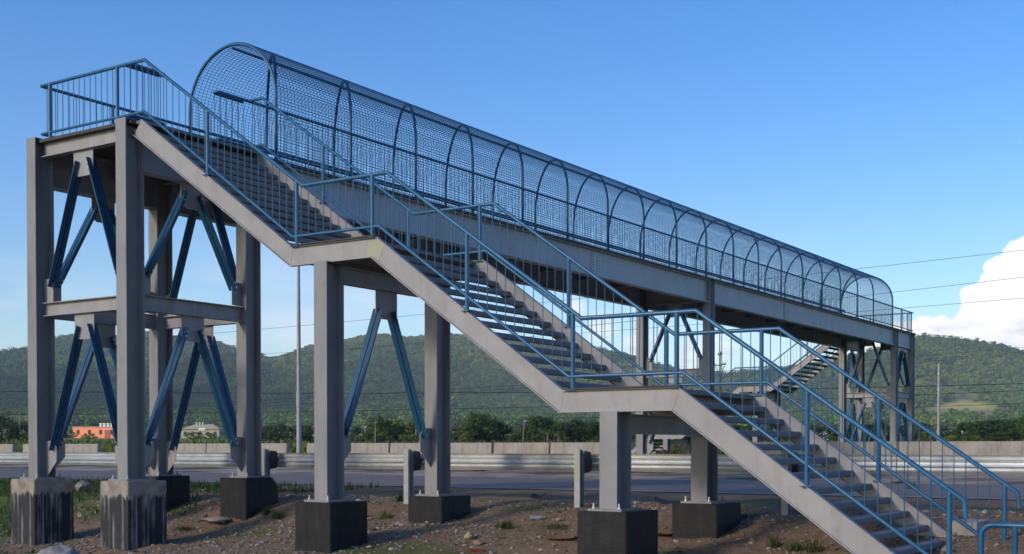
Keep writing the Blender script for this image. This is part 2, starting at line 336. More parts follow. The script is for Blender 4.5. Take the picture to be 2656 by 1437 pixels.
veg = np.maximum(veg, np.clip((vnoise(xx,yy,1.3,9)-.72)*6, 0, .7)*(np.abs(yy) < 8)*(xx < 14))
veg = np.maximum(veg, (yy < -25)*1.0)
sand = np.clip((yy-16.2)/.3, 0, 1)*np.clip((26-yy)/2, 0, 1)
for nm, arr in (('veg', veg), ('sand', sand)):
    a = me.attributes.new(nm, 'FLOAT', 'POINT'); a.data.foreach_set('value', arr.astype(np.float32))
obj('ground', me, kind='structure')
# roads: strips laid over the ground
def strip(name, y0, y1, m, dz, x0=-600, x1=400, n=12, kind='structure', parent=None):
    mb = MB(); ys = np.linspace(y0, y1, n); xs = np.linspace(x0, x1, 60)
    for y in ys:
        for x in xs: mb.v.append((x, y, float(gz(x, y))+dz))
    k = len(xs)
    for i in range(n-1):
        for j in range(k-1): mb.f.append((i*k+j, i*k+j+1, (i+1)*k+j+1, (i+1)*k+j))
    return part(name, mb, m, parent, kind=kind)
rd = strip('road', 8.1, 16.4, M['asphalt'], .012)
strip('road_far', 27.5, 36.5, M['asphalt'], .012).name = 'far_carriageway'
strip('edge_line', 16.1, 16.22, M['line'], .018); strip('edge_line', 8.35, 8.45, M['line'], .018)

# ------------------------------------------------------------------ wooded hills
SKY_X = [-400,-200,0,100,150,175,213,230,300,381,453,568,618,685,714,745,776,810,895,938,984,1030,1083,1170,1207,1400,1568,1617,1648,1700,1785,1825,1946,1983,2133,2193,2244,2303,2377,2407,2448,2509,2586,2652,2800,3000]
SKY_Y = [930,915,925,914,889,880,881,888,880,872,883,903,918,937,940,929,917,903,892,881,878,879,885,876,881,900,921,933,942,965,985,987,979,974,956,941,928,915,889,885,889,896,908,926,950,960]
AZ_K = [YAW+math.atan((x-CX)/F_PX) for x in SKY_X]
EL_K = [(1161-y)/F_PX*math.cos(math.atan((x-CX)/F_PX)) for x, y in zip(SKY_X, SKY_Y)]
R0, RF = 1000.0, 1750.0
def hill_base(az, r):
    el = np.interp(az, AZ_K, EL_K)
    u = az*1000
    Rr = 2700+350*(vnoise(u*1.0+50, u*0+3, 260, 31)-.5)*2
    Zr = 1.301+el*Rr
    zp = .66+(r-75)*.0098
    zf = 10+ (RF-R0)*.0098
    t1 = np.clip((r-R0)/(RF-R0), 0, 1); t2 = np.clip((r-RF)/(Rr-RF), 0, 1); t3 = np.clip((r-Rr)/600, 0, 1)
    x = np.sin(az)*r; y = np.cos(az)*r
    ns = (vnoise(x, y, 420, 41)-.5)+.5*(vnoise(x, y, 190, 42)-.5)+.28*(vnoise(x, y, 80, 43)-.5)
    rid = 1-np.abs(2*vnoise(x+.35*y, y*.35, 230, 44)-1)
    z = zp + np.maximum(0, Zr-zp)*(.10*t1*t1*(3-2*t1) + .90*(t2**1.12)) 
    z = z + t1*(1-t2)*(18*ns) + (t2*(1-t2)*4)*(34*ns+26*(rid-.5)) + t1*(1-t2)*8*(vnoise(x,y,260,46))
    return z - t3*np.maximum(0, Zr-zp)*.6, t1, t2
def hill_z(x, y):
    a = math.atan2(x-17, y+14); r = math.hypot(x-17, y+14); z, _, _ = hill_base(np.array([a]), np.array([r])); return float(z[0])
azs = np.linspace(-1.24, .06, 420)
rs = np.concatenate([np.arange(980, 3100, 13.0), np.arange(3100, 3700, 60.0)])
AA, RR = np.meshgrid(azs, rs); HZ, T1_, T2_ = hill_base(AA, RR)
hx = 17+np.sin(AA)*RR; hyy = -14+np.cos(AA)*RR
def crowns(x, y, cell, seed):
    ci = np.floor(x/cell).astype(int); cj = np.floor(y/cell).astype(int); best = np.full(x.shape, -1.0); tone = np.zeros(x.shape)
    def h(i, j, k):
        n = (i*374761393+j*668265263+k*982451653+seed*1013) & 0x7fffffff; n = (n ^ (n >> 13))*1274126177 & 0x7fffffff; return ((n ^ (n >> 16)) & 0xffff)/65535.0
    for di in (-1,0,1):
        for dj in (-1,0,1):
            a, b = ci+di, cj+dj; px = (a+h(a,b,1))*cell; py = (b+h(a,b,2))*cell; rad = cell*(.55+.55*h(a,b,3)); hh = cell*(.45+.6*h(a,b,4))
            d2 = ((x-px)**2+(y-py)**2)/rad**2; v = hh*np.sqrt(np.maximum(0, 1-d2)); up = v > best; best = np.where(up, v, best); tone = np.where(up, h(a,b,5), tone)
    return np.maximum(best, 0), tone
b1, tone = crowns(hx, hyy, 9.5, 7); b2, _t2 = crowns(hx, hyy, 24.0, 17); b1 = b1+.35*b2
fn = vnoise(hx, hyy, 110, 51)+.7*(vnoise(hx, hyy, 42, 52)-.5)
azf = np.clip((AA+.36)/.10, 0, 1); low = np.clip((RR-1150)/200, 0, 1)*np.clip((2150-RR)/180, 0, 1)
field = np.clip((fn-.54+.20*azf)*10, 0, 1)*low*np.clip(azf+.12, 0, 1)
field = np.where(fn-.54+.20*azf > 0, field, 0)
HZ2 = HZ + .5*(b1-2)*(1-field)
me = bpy.data.meshes.new('hills'); vv = np.stack([hx, hyy, HZ2], -1).reshape(-1,3); na, nr = len(azs), len(rs)
I = np.arange(na*nr).reshape(nr, na); ff = np.stack([I[:-1,:-1], I[1:,:-1], I[1:,1:], I[:-1,1:]], -1).reshape(-1,4)
me.vertices.add(len(vv)); me.vertices.foreach_set('co', vv.astype(np.float32).ravel())
me.loops.add(ff.size); me.loops.foreach_set('vertex_index', ff.astype(np.int32).ravel()); me.polygons.add(len(ff)); me.polygons.foreach_set('loop_start', np.arange(0, ff.size, 4, dtype=np.int32)); me.update(calc_edges=True); me.validate()
fval = vnoise(hx, hyy, 70, 61)
for nm, arr in (('tone', tone), ('field', field), ('patch', vnoise(hx, hyy, 160, 55)*.65+.35*vnoise(hx, hyy, 55, 56)), ('fkind', fval), ('crown', b1/10)):
    a = me.attributes.new(nm, 'FLOAT', 'POINT'); a.data.foreach_set('value', arr.astype(np.float32).ravel())
def hill_mat():
    m = bpy.data.materials.new('hill_forest'); m.use_nodes = True; n = m.node_tree.nodes; l = m.node_tree.links; b = n['Principled BSDF']; b.inputs['Roughness'].default_value = .9; b.inputs['Specular IOR Level'].default_value = .1
    def at(nm): x = n.new('ShaderNodeAttribute'); x.attribute_name = nm; return x.outputs['Fac']
    def ramp(f, st):
        r = n.new('ShaderNodeValToRGB'); e = r.color_ramp.elements; e[0].position, e[0].color = st[0][0], (*st[0][1],1); e[1].position, e[1].color = st[-1][0], (*st[-1][1],1)
        for p_, c_ in st[1:-1]: q = e.new(p_); q.color = (*c_,1)
        l.new(f, r.inputs[0]); return r.outputs[0]
    def mix(f, a, bb, mode='MIX'):
        x = n.new('ShaderNodeMixRGB'); x.blend_type = mode
        if isinstance(f, float): x.inputs[0].default_value = f
        else: l.new(f, x.inputs[0])
        l.new(a, x.inputs[1]); l.new(bb, x.inputs[2]); return x.outputs[0]
    t = ramp(at('tone'), [(0,(.014,.032,.013)), (.45,(.032,.062,.02)), (.8,(.065,.10,.028)), (1,(.14,.145,.05))])
    p = ramp(at('patch'), [(.3,(.022,.045,.02)), (.55,(.045,.075,.026)), (.75,(.10,.12,.04))])
    c = mix(.5, t, p)
    geo = n.new('ShaderNodeNewGeometry'); z = n.new('ShaderNodeTexNoise'); z.inputs['Scale'].default_value = .11; z.inputs['Detail'].default_value = 6; z.inputs['Roughness'].default_value = .75; l.new(geo.outputs['Position'], z.inputs['Vector'])
    k = ramp(z.outputs['Fac'], [(.36,(.3,.3,.3)), (.64,(1.55,1.55,1.55))]); c = mix(1.0, c, k, 'MULTIPLY')
    f = ramp(at('fkind'), [(.25,(.20,.13,.08)), (.42,(.13,.16,.05)), (.6,(.30,.28,.09)), (.8,(.34,.27,.10))])
    c = mix(at('field'), c, f); l.new(c, b.inputs['Base Color'])
    return m
me.materials.append(hill_mat()); HILLS = obj('hills', me, kind='structure')
wood = np.clip(1-field*1.6, 0, 1)*np.clip((RR-1010)/90, 0, 1)*(.35+.65*np.clip((RR-1100)/350+vnoise(hx, hyy, 60, 71)-.45, 0, 1))*(RR < 3040)
kf = np.clip((vnoise(hx, hyy, 170, 55)*.6+.4*vnoise(hx, hyy, 60, 56)-.36)/.3, 0, 1)*3.2  # patches of yellow and dark trees imitate sunlit and shaded slopes
a = me.attributes.new('kind_of_tree', 'FLOAT', 'POINT'); a.data.foreach_set('value', kf.astype(np.float32).ravel())
a = me.attributes.new('wood', 'FLOAT', 'POINT'); a.data.foreach_set('value', wood.astype(np.float32).ravel())
HILLS.data.update()

def forest():
    rg = random.Random(77); kinds = []
    for k, (m, w, h, n) in enumerate(((M['wood2'],4.6,6.5,95), (M['wood1'],4.0,8.0,90), (M['wood1'],5.6,6.0,110), (M['wood3'],3.6,5.0,75))):
        mb = MB()
        cl = [(rg.uniform(-.55,.55)*w, rg.uniform(-.55,.55)*w, h*rg.uniform(.35,.95), w*rg.uniform(.35,.55)) for _ in range(7)]
        for _ in range(n):
            cx, cy, cz, cr = rg.choice(cl); d = Vector((rg.gauss(0,1), rg.gauss(0,1), abs(rg.gauss(0,1))+.1)).normalized(); q = Vector((cx,cy,cz))+d*cr; s_ = rg.uniform(.55,1.25)
            nn = (d+Vector((rg.gauss(0,.45), rg.gauss(0,.45), rg.gauss(0,.45)))).normalized(); a = nn.orthogonal().normalized(); b = nn.cross(a)
            mb.add([q-a*s_, q-b*s_*.8, q+a*s_, q+b*s_*.8], [(0,1,2,3)])
        mb.tube([(0,0,-2),(0,0,h*.6)], [.35,.2], 5)
        kinds.append(mb.mesh('far_tree', m))
    ng = bpy.data.node_groups.new('forest_scatter', 'GeometryNodeTree'); ng.interface.new_socket('Geometry', in_out='INPUT', socket_type='NodeSocketGeometry'); ng.interface.new_socket('Geometry', in_out='OUTPUT', socket_type='NodeSocketGeometry')
    N = ng.nodes.new; L = ng.links.new; gi = N('NodeGroupInput'); go = N('NodeGroupOutput'); oi = N('GeometryNodeObjectInfo'); oi.inputs['Object'].default_value = HILLS; oi.transform_space = 'RELATIVE'
    at_ = N('GeometryNodeInputNamedAttribute'); at_.data_type = 'FLOAT'; at_.inputs['Name'].default_value = 'wood'
    dm = N('ShaderNodeMath'); dm.operation = 'MULTIPLY'; dm.inputs[1].default_value = FOREST_DENSITY; L(at_.outputs['Attribute'], dm.inputs[0])
    dp = N('GeometryNodeDistributePointsOnFaces'); L(oi.outputs['Geometry'], dp.inputs['Mesh']); L(dm.outputs[0], dp.inputs['Density']); dp.inputs['Seed'].default_value = 5
    gi2 = N('GeometryNodeGeometryToInstance')
    for me_ in kinds[::-1]:
        o = bpy.data.objects.new('far_tree_source', me_); i_ = N('GeometryNodeObjectInfo'); i_.inputs['Object'].default_value = o; i_.inputs['As Instance'].default_value = True; L(i_.outputs['Geometry'], gi2.inputs[0])
    ip = N('GeometryNodeInstanceOnPoints'); L(dp.outputs['Points'], ip.inputs['Points']); L(gi2.outputs[0], ip.inputs['Instance']); ip.inputs['Pick Instance'].default_value = True
    rz = N('FunctionNodeRandomValue'); rz.data_type = 'FLOAT_VECTOR'; rz.inputs[0].default_value = (0,0,0); rz.inputs[1].default_value = (.12,.12,6.28)
    rs_ = N('FunctionNodeRandomValue'); rs_.data_type = 'FLOAT'; rs_.inputs[2].default_value = .65; rs_.inputs[3].default_value = 1.35
    ka = N('GeometryNodeInputNamedAttribute'); ka.data_type = 'FLOAT'; ka.inputs['Name'].default_value = 'kind_of_tree'; rr_ = N('FunctionNodeRandomValue'); rr_.data_type = 'FLOAT'; rr_.inputs[2].default_value = -1.3; rr_.inputs[3].default_value = 1.3; rr_.inputs['Seed'].default_value = 9
    ad_ = N('ShaderNodeMath'); ad_.operation = 'ADD'; L(ka.outputs['Attribute'], ad_.inputs[0]); L(rr_.outputs[1], ad_.inputs[1]); cl_ = N('ShaderNodeClamp'); cl_.inputs[1].default_value = 0; cl_.inputs[2].default_value = 3; L(ad_.outputs[0], cl_.inputs[0]); ri = N('FunctionNodeFloatToInt'); L(cl_.outputs[0], ri.inputs[0])
    L(rz.outputs[0], ip.inputs['Rotation']); L(rs_.outputs[1], ip.inputs['Scale']); L(ri.outputs[0], ip.inputs['Instance Index']); L(ip.outputs[0], go.inputs[0])
    base = bpy.data.meshes.new('forest'); o = obj('forest', base, None, kind='stuff', label='dense green forest covering the hillsides behind the highway', category='forest'); md = o.modifiers.new('scatter', 'NODES'); md.node_group = ng
FOREST_DENSITY = .021
M['wood1'] = leaf_mat('far_leaves', (.066,.145,.036), .6); M['wood2'] = leaf_mat('far_leaves_dark', (.036,.092,.036), .6); M['wood3'] = leaf_mat('far_leaves_yellow', (.15,.215,.045), .45)
forest()

# ------------------------------------------------------------------ footbridge
FB = empty('footbridge', 'grey steel footbridge with blue railings, open stairs and arched wire mesh cage', 'footbridge')
Z_DECK, Z_LOW, Z_TOP = 6.95, 7.0785, 7.9585
SW = 2.808                                  # between the two stair rails
XL, XR = -2.822, -0.36                      # bridge rail lines
XCL, XCR = -2.913, -0.413                   # column centre lines
T0, T1, TM, TF0, TF1 = 0.025, 2.845, 23.97, 44.93, 47.68   # column rows along the bridge
Z_FT_TOWER, Z_FT_STAIR = 0.73, 0.475

def xf(far):                                # stair coordinates -> world, the far stair is the near one turned about
    return (lambda s, t: (s, t)) if not far else (lambda s, t: (-3.18-s, 44.97+(SW-t)))
# --- columns: rolled H sections, flanges square to the bridge
CW, CD = .26, .395
def h_section():
    m = MB(); tf = .022; tw = .016
    return m, tf, tw
def column(x, y, z0, z1, footing_half=.36, bolts=True):
    m = MB(); tf, tw = .022, .014
    m.box(x-CW/2, x+CW/2, y-CD/2, y-CD/2+tf, z0+.03, z1); m.box(x-CW/2, x+CW/2, y+CD/2-tf, y+CD/2, z0+.03, z1)
    m.box(x-tw/2, x+tw/2, y-CD/2+tf, y+CD/2-tf, z0+.03, z1-.002)
    m.box(x-CW/2+.003, x+CW/2-.003, y-CD/2+tf, y+CD/2-tf, z1-.012, z1-.0)       # cap plate
    c = part('column', m, M['paint_col'], FB)
    p = MB().box(x-.25, x+.25, y-.30, y+.30, z0, z0+.03); part('base_plate', p, M['paint_col'], c)
    if bolts:
        for sx in (-1, 1):
            for sy in (-1, 1):
                b = MB(); bx, by = x+sx*.19, y+sy*.245
                b.tube([(bx,by,z0+.03),(bx,by,z0+.055)], .024, 6); b.tube([(bx,by,z0+.055),(bx,by,z0+.10)], .013, 6)
                part('anchor_bolt', b, M['bolt'] if sy < 0 else M['paint'], c)
    return c
col_rows = [(XCL,T0),(XCR,T0),(XCL,T1),(XCR,T1)]
for x, y in col_rows: column(x, y, Z_FT_TOWER, 6.99 if y == T0 else 6.88)
for x in (XCL, XCR): column(x, TM, .95, 6.9, bolts=False)
for y in (TF0, TF1):
    for x in (XCL, XCR): column(x, y, .95, 6.9, bolts=False)
S1X, S2X = 4.18, 9.20
for x, zt in ((S1X, 4.148), (S2X, 1.776)):
    for y in (T0, 2.80): column(x, y, Z_FT_STAIR, zt)
fx = lambda s: -3.18-s
for s, zt in ((S1X, 4.148), (S2X, 1.776)):
    for y in (TF0, TF1): column(fx(s), y, .95 if zt > 3 else .8, zt, bolts=False)

# --- beams, gussets, braces
def i_beam(a, b, h, w=.16, m=None, web_off=0.0, name='beam'):
    a = Vector(a); b = Vector(b); mb = MB(); tf = .016
    mb.obox(a, b, w, tf, off=(0, h/2-tf/2)); mb.obox(a, b, w, tf, off=(0, -h/2+tf/2)); mb.obox(a, b, .012, h-2*tf)
    return part(name, mb, m or M['paint'], FB)
def plate(pts3, nrm, th=.014, m=None, bolts=()):
    n = Vector(nrm).normalized(); k = len(pts3); mb = MB()
    vs = [Vector(p)-n*th/2 for p in pts3]+[Vector(p)+n*th/2 for p in pts3]
    mb.add(vs, [tuple(range(k))[::-1], tuple(range(k, 2*k))]+[(i, (i+1) % k, (i+1) % k+k, i+k) for i in range(k)])
    o = part('gusset_plate', mb, m or M['paint'], FB)
    if bolts:
        q = MB()
        for p in bolts:
            for sg in (-1, 1): q.tube([Vector(p)+n*sg*th/2, Vector(p)+n*sg*(th/2+.034)], .017, 6)
        part('bolts', q, M['bolt'], o, kind='stuff')
    return o
def brace(a, b, nrm):     # pair of back-to-back angles straddling the gusset
    a = Vector(a); b = Vector(b); n = Vector(nrm).normalized(); d = (b-a).normalized(); sd = d.cross(n).normalized()
    mb = MB(); L = .11; t = .012
    for sg in (-1, 1):
        o = n*sg*.0145
        mb.obox(a+o, b+o, L, t, up=n)                                     # legs lying against the plate
        mb.obox(a+o+sd*(L/2-t/2)+n*sg*L*.42, b+o+sd*(L/2-t/2)+n*sg*L*.42, t, L*.76, up=n)
    return part('brace', mb, M['brace'], FB)
def chevron(O, ax, u0, u1, z_top, z_bot, nrm, gtop_z, lower='tri', blue=True):
    """one inverted-V panel. O: point on the plane, ax: unit horizontal axis, columns' inner faces at u0 and u1."""
    O = Vector(O); ax = Vector(ax); um = (u0+u1)/2; up = Vector((0,0,1))
    P = lambda u, z: Vector((O.x, O.y, 0))+ax*u+up*z
    hw = .27
    gt = [P(um-hw, gtop_z), P(um+hw, gtop_z), P(um+hw, gtop_z-.38), P(um+.16, gtop_z-.46), P(um-.16, gtop_z-.46), P(um-hw, gtop_z-.38)]
    bl = []
    tops = (P(um-.155, z_top), P(um+.155, z_top)); bots = (P(u0+.16, z_bot), P(u1-.16, z_bot))
    for tpt, bpt in zip(tops, bots):
        d = (bpt-tpt).normalized()
        for k in (.06, .15): 
            for s in (-.03, .03): bl.append(tpt+d*k+Vector((ax.x*s, ax.y*s, 0)))
    plate(gt, nrm, bolts=bl)
    for tpt, bpt in zip(tops, bots): brace(tpt, bpt, nrm)
    for sg, u in ((1, u0), (-1, u1)):
        if lower == 'tri':
            q = [P(u, z_bot+.16), P(u+sg*.20, z_bot+.16), P(u+sg*.30, z_bot+.04), P(u+sg*.30, z_bot-.22), P(u, z_bot-.52)]
        else:
            q = [P(u, z_bot+.14), P(u+sg*.17, z_bot+.14), P(u+sg*.24, z_bot+.05), P(u+sg*.24, z_bot-.30), P(u, z_bot-.30)]
        bpt = P(u+sg*.16, z_bot); d = (tops[0 if sg == 1 else 1]-bpt).normalized(); bl = []
        for k in (.05, .14):
            for s in (-.03, .03): bl.append(bpt+d*k+Vector((ax.x*s, ax.y*s, 0)))
        plate(q, nrm, bolts=bl)
def tower(t0, t1):
    hx = CW/2; hy = CD/2
    for t in (t0, t1):       # panels square to the bridge (plane t)
        ux0, ux1 = XCL+hx, XCR-hx
        i_beam((ux0, t, 3.845), (ux1, t, 3.845), .25)
        chevron((0, t, 0), (1,0,0), ux0, ux1, 6.46, 4.27, (0,1,0), 6.64, 'rect')
        chevron((0, t, 0), (1,0,0), ux0, ux1, 3.50, 1.27, (0,1,0), 3.72, 'tri')
    for x in (XCL, XCR):     # panels along the bridge
        i_beam((x, t0+hy, 3.855), (x, t1-hy, 3.855), .28)
        chevron((x, 0, 0), (0,1,0), t0+hy, t1-hy, 5.95, 4.32, (1,0,0), 6.13, 'rect')
        chevron((x, 0, 0), (0,1,0), t0+hy, t1-hy, 3.48, 1.35, (1,0,0), 3.715, 'tri')
tower(T0, T1); tower(TF0, TF1)
# top beams under the platform ends
for t in (T0, T1, TF0, TF1): i_beam((XCL+CW/2, t, 6.80), (XCR-CW/2, t, 6.80), .32)
# middle bent
i_beam((XCL+CW/2, TM, 3.845), (XCR-CW/2, TM, 3.845), .25); i_beam((XCL+CW/2, TM, 6.5), (XCR-CW/2, TM, 6.5), .6)
chevron((0, TM, 0), (1,0,0), XCL+CW/2, XCR-CW/2, 6.02, 4.27, (0,1,0), 6.2, 'rect')
chevron((0, TM, 0), (1,0,0), XCL+CW/2, XCR-CW/2, 3.50, 1.47, (0,1,0), 3.72, 'tri')
# stair bents
i_beam((S1X, T0+CD/2, 3.985), (S1X, 2.80-CD/2, 3.985), .262)
chevron((S1X, 0, 0), (0,1,0), T0+CD/2, 2.80-CD/2, 3.54, 1.48, (1,0,0), 3.853, 'tri')
i_beam((S2X, T0+CD/2, 1.62), (S2X, 2.80-CD/2, 1.62), .262)
for s, z in ((S1X, 3.985), (S2X, 1.62)): i_beam((fx(s), TF0+CD/2, z), (fx(s), TF1-CD/2, z), .262)
chevron((fx(S1X), 0, 0), (0,1,0), TF0+CD/2, TF1-CD/2, 3.54, 1.6, (1,0,0), 3.853, 'tri')

# --- girders, deck, cross beams
def girder(x, y0, y1, sgn):
    m = MB(); zt, zb = 6.895, 6.135; tf = .025; w = .25
    m.box(x-w/2, x+w/2, y0, y1, zt-tf, zt); m.box(x-w/2, x+w/2, y0, y1, zb, zb+tf); m.box(x-.008, x+.008, y0, y1, zb+tf, zt-tf)
    return part('girder', m, M['girder'], FB)
hy = CD/2
for x in (XCL, XCR):
    sg = 1 if x == XCR else -1
    for (a, b) in ((T0+hy, T1-hy), (T1+hy, TM-hy), (TM+hy, TF0-hy), (TF0+hy, TF1-hy)):
        gr = girder(x, a, b, sg)
        if b-a > 10:
            for ys in (16.3, 30.97):
                if a < ys < b:
                    q = MB().box(x+sg*.008, x+sg*.022, ys-.26, ys+.26, 6.19, 6.84); part('splice_plate', q, M['girder'], gr)
                    q = MB().box(x-.122, x+.122, ys-.3, ys+.3, 6.895, 6.909); part('splice_plate', q, M['girder'], gr)
                    q = MB()
                    for i in range(8):
                        for yo in (-.20, -.11, .11, .20): q.tube([(x+sg*.02, ys+yo, 6.24+i*.078), (x+sg*.05, ys+yo, 6.24+i*.078)], .016, 6)
                    part('bolts', q, M['bolt'], gr, kind='stuff')
                    q = MB().box(x-.112, x+.112, ys-.26, ys+.26, 6.121, 6.133); part('splice_plate', q, M['girder'], gr)
            q = MB(); y = a+1.2
            while y < b-.5:
                for dy in (-.05, .05):
                    for z in (6.66, 6.75): q.tube([(x+sg*.008, y+dy, z), (x+sg*.03, y+dy, z)], .015, 6)
                y += 2.23
            part('bolts', q, M['bolt'], gr, kind='stuff')
arch_y = [3.555+2.231*i for i in range(18)]+[44.38]
for i in range(20):
    y = 1.2+2.231*i+.5
    if min(abs(y-t) for t in (T0, T1, TM, TF0, TF1)) > .5: i_beam((XCL+.01, y, 6.72), (XCR-.01, y, 6.72), .28, name='cross_beam')
m = MB(); m.box(-3.03, -.235, -.10, 47.9, 6.897, 6.95); part('deck', m, M['decking'], FB)
m = MB(); m.box(-.235, -.04, .012, 2.80, 6.897, 6.949); part('deck', m, M['tread'], FB)

# --- stairs
B_ = (3.4563, 4.609); C_ = (5.1925, 4.609); D_ = (8.495, 2.2594); E_ = (10.1968, 2.2594)
top_prof = [(-.06, 6.955), (3.452, 4.453), (5.160, 4.453), (8.416, 2.081), (10.135, 2.081)]
bot_prof = [(-.275, 6.715), (3.407, 4.149), (5.058, 4.149), (8.359, 1.777), (10.040, 1.777)]
SL = (4.453-2.081)/(8.416-5.160)
GF = -.52                                       # buried toe of the stair
xe = 10.135+(2.081-GF)/SL; top_prof.append((xe, GF)); bot_prof.append((10.040+(1.777-GF)/SL, GF))
TREAD = None
def stair(far):
    T = xf(far)
    def W3(s, t, z): x, y = T(s, t); return Vector((x, y, z))
    gf = -.45 if not far else .55
    for side in (0, 1):
        web = 0.0 if side == 0 else SW; tip = -.036 if side == 0 else SW+.036; inn = .05 if side == 0 else SW-.05
        pt = list(top_prof); pb = list(bot_prof)
        if far:
            pt = [p for p in pt]; 
        m = MB()
        # web: quads between the profiles
        th = .012*(1 if side == 0 else -1)
        for k in range(len(pt)-1):
            a, b, c, d = pt[k], pt[k+1], pb[k+1], pb[k]
            for tt in (web, web+th): pass
            v = [W3(a[0],web,a[1]), W3(b[0],web,b[1]), W3(c[0],web,c[1]), W3(d[0],web,d[1]), W3(a[0],web+th,a[1]), W3(b[0],web+th,b[1]), W3(c[0],web+th,c[1]), W3(d[0],web+th,d[1])]
            fs = [(0,1,2,3),(7,6,5,4),(0,4,5,1),(2,6,7,3)]
            if k == 0: fs.append((0,3,7,4))
            if k == len(pt)-2: fs.append((1,5,6,2))
            m.add(v, fs)
        st = part('stringer', m, M['paint'], FB)
        for prof, dn, nm in ((pt, -1, 'top_flange'), (pb, 1, 'bottom_flange')):
            m = MB(); tk = .016
            for k in range(len(prof)-1):
                a, b = prof[k], prof[k+1]
                zz = [(a[0], a[1]), (b[0], b[1]), (b[0], b[1]+dn*tk), (a[0], a[1]+dn*tk)]
                v = [W3(q[0], tip, q[1]) for q in zz]+[W3(q[0], inn, q[1]) for q in zz]
                m.add(v, [(0,1,2,3),(7,6,5,4),(0,4,5,1),(2,6,7,3),(0,3,7,4),(1,5,6,2)])
            part(nm, m, M['paint'], st)
        if side == 0 and not far:
            # bare patch of primer at the upper knee and the welded seams
            p = MB(); y = web-.0025
            p.add([W3(x_-.105,y,z_+.03) for x_, z_ in ((5.12,4.40),(5.262,4.40),(5.40,4.30),(5.36,4.20),(5.30,4.10),(5.265,4.06),(5.165,4.138),(5.06,4.138),(5.09,4.25))], [tuple(range(9))]); part('touch_up_paint', p, M['paint_old'], st)
            for a, b in ((pt[1], pb[1]), (pt[3], pb[3]), (pt[4], pb[4])):
                p = MB().tube([W3(a[0], web, a[1]-.016), W3(b[0], web, b[1]+.016)], .0045, 6); part('weld_seam', p, M['girder'], st)
    # treads: concrete filled pans with a rounded nose
    y0, y1 = .014, SW-.014
    global TREAD
    if TREAD is None:
        m = MB(); prof = [(-.205,-.04),(-.07,-.085),(-.012,-.085),(0,-.073),(0,-.014),(-.014,0),(-.205,0)]
        m.prism(prof, 'y', -(y1-y0)/2, (y1-y0)/2); TREAD = m.mesh('tread', M['tread'])
    noses = [(3.00-.2588*k, 4.62+.1828*k) for k in range(12, -1, -1)]+[(5.185+.2588*k, 4.255-.1828*k) for k in range(12)]+[(10.195+.2588*k, 1.90-.1828*k) for k in range(13)]
    for i, (s, z) in enumerate(noses):
        if far and z < .75: continue
        x, y = T(s, SW/2); o = obj('tread', TREAD, FB, (x, y, z), math.pi if far else 0)
    for (a, b, z) in ((3.05, 4.975, 4.445), (8.06, 9.985, 2.073)):
        m = MB(); p0 = T(a, y0); p1 = T(b, y1); m.box(min(p0[0],p1[0]), max(p0[0],p1[0]), min(p0[1],p1[1]), max(p0[1],p1[1]), z-.06, z); part('landing_plate', m, M['tread'], FB)
        # the landing's edge angle over the channel
        for tt in ((-.07, .012), (SW-.012, SW+.07)):
            p0 = T(a+.40, tt[0]); p1 = T(b+.18, tt[1]); m = MB().box(min(p0[0],p1[0]), max(p0[0],p1[0]), min(p0[1],p1[1]), max(p0[1],p1[1]), z+.009, z+.03); part('landing_edge', m, M['decking'], FB)
        # cross angle under the landing
        for s in (a+.3, b-.3):
            p0 = T(s-.04, y0); p1 = T(s+.04, y1); m = MB().box(min(p0[0],p1[0]), max(p0[0],p1[0]), min(p0[1],p1[1]), max(p0[1],p1[1]), z-.2, z-.06); part('cross_beam', m, M['paint'], FB)
stair(False); stair(True)

# --- railings
BAL = {}; NB = [0]; REST = MB()
def baluster(x, y, z0, z1, force_stuff=False):
    if force_stuff or NB[0] >= 300:
        REST.tube([(x,y,z0),(x,y,z1)], .0068, 4, caps=False); return
    L = round(z1-z0, 2)
    if L not in BAL: BAL[L] = MB().tube([(0,0,0),(0,0,L)], .0068, 6, caps=False).mesh('baluster', M['blue'], True)
    obj('baluster', BAL[L], FB, (x, y, z0)); NB[0] += 1
low = [(0,Z_LOW), B_, C_, D_, E_]
topr = [(0.01,Z_TOP), (B_[0]+.212, B_[1]+.775), (C_[0]+.167, C_[1]+.775), (D_[0]+.199, D_[1]+.775), (E_[0]+.171, E_[1]+.775)]
ksl = (topr[2][1]-topr[3][1])/(topr[3][0]-topr[2][0])
SF = 13.66; topr.append((SF, topr[4][1]-(SF-topr[4][0])*ksl)); SLW = 13.53
low.append((SLW, E_[1]-(SLW-E_[0])*(C_[1]-D_[1])/(D_[0]-C_[0])))
def zat(prof, s): return float(np.interp(s, [p[0] for p in prof], [p[1] for p in prof]))
def stair_top(s): return zat(top_prof, s)
RPOST = .032; RTOP = .030; RLOW = .024
def pipe(name, pts, r, n=12): return part(name, MB().tube(pts, r, n), M['blue'], FB, smooth=True)
def post(x, y, z0, z1, plate_=True):
    p = part('post', MB().tube([(x,y,z0),(x,y,z1)], RPOST, 12), M['blue'], FB, smooth=True)
    if plate_:
        q = MB().box(x-.07, x+.07, y-.06, y+.06, z0, z0+.012); part('foot_plate', q, M['blue'], p)
    return p
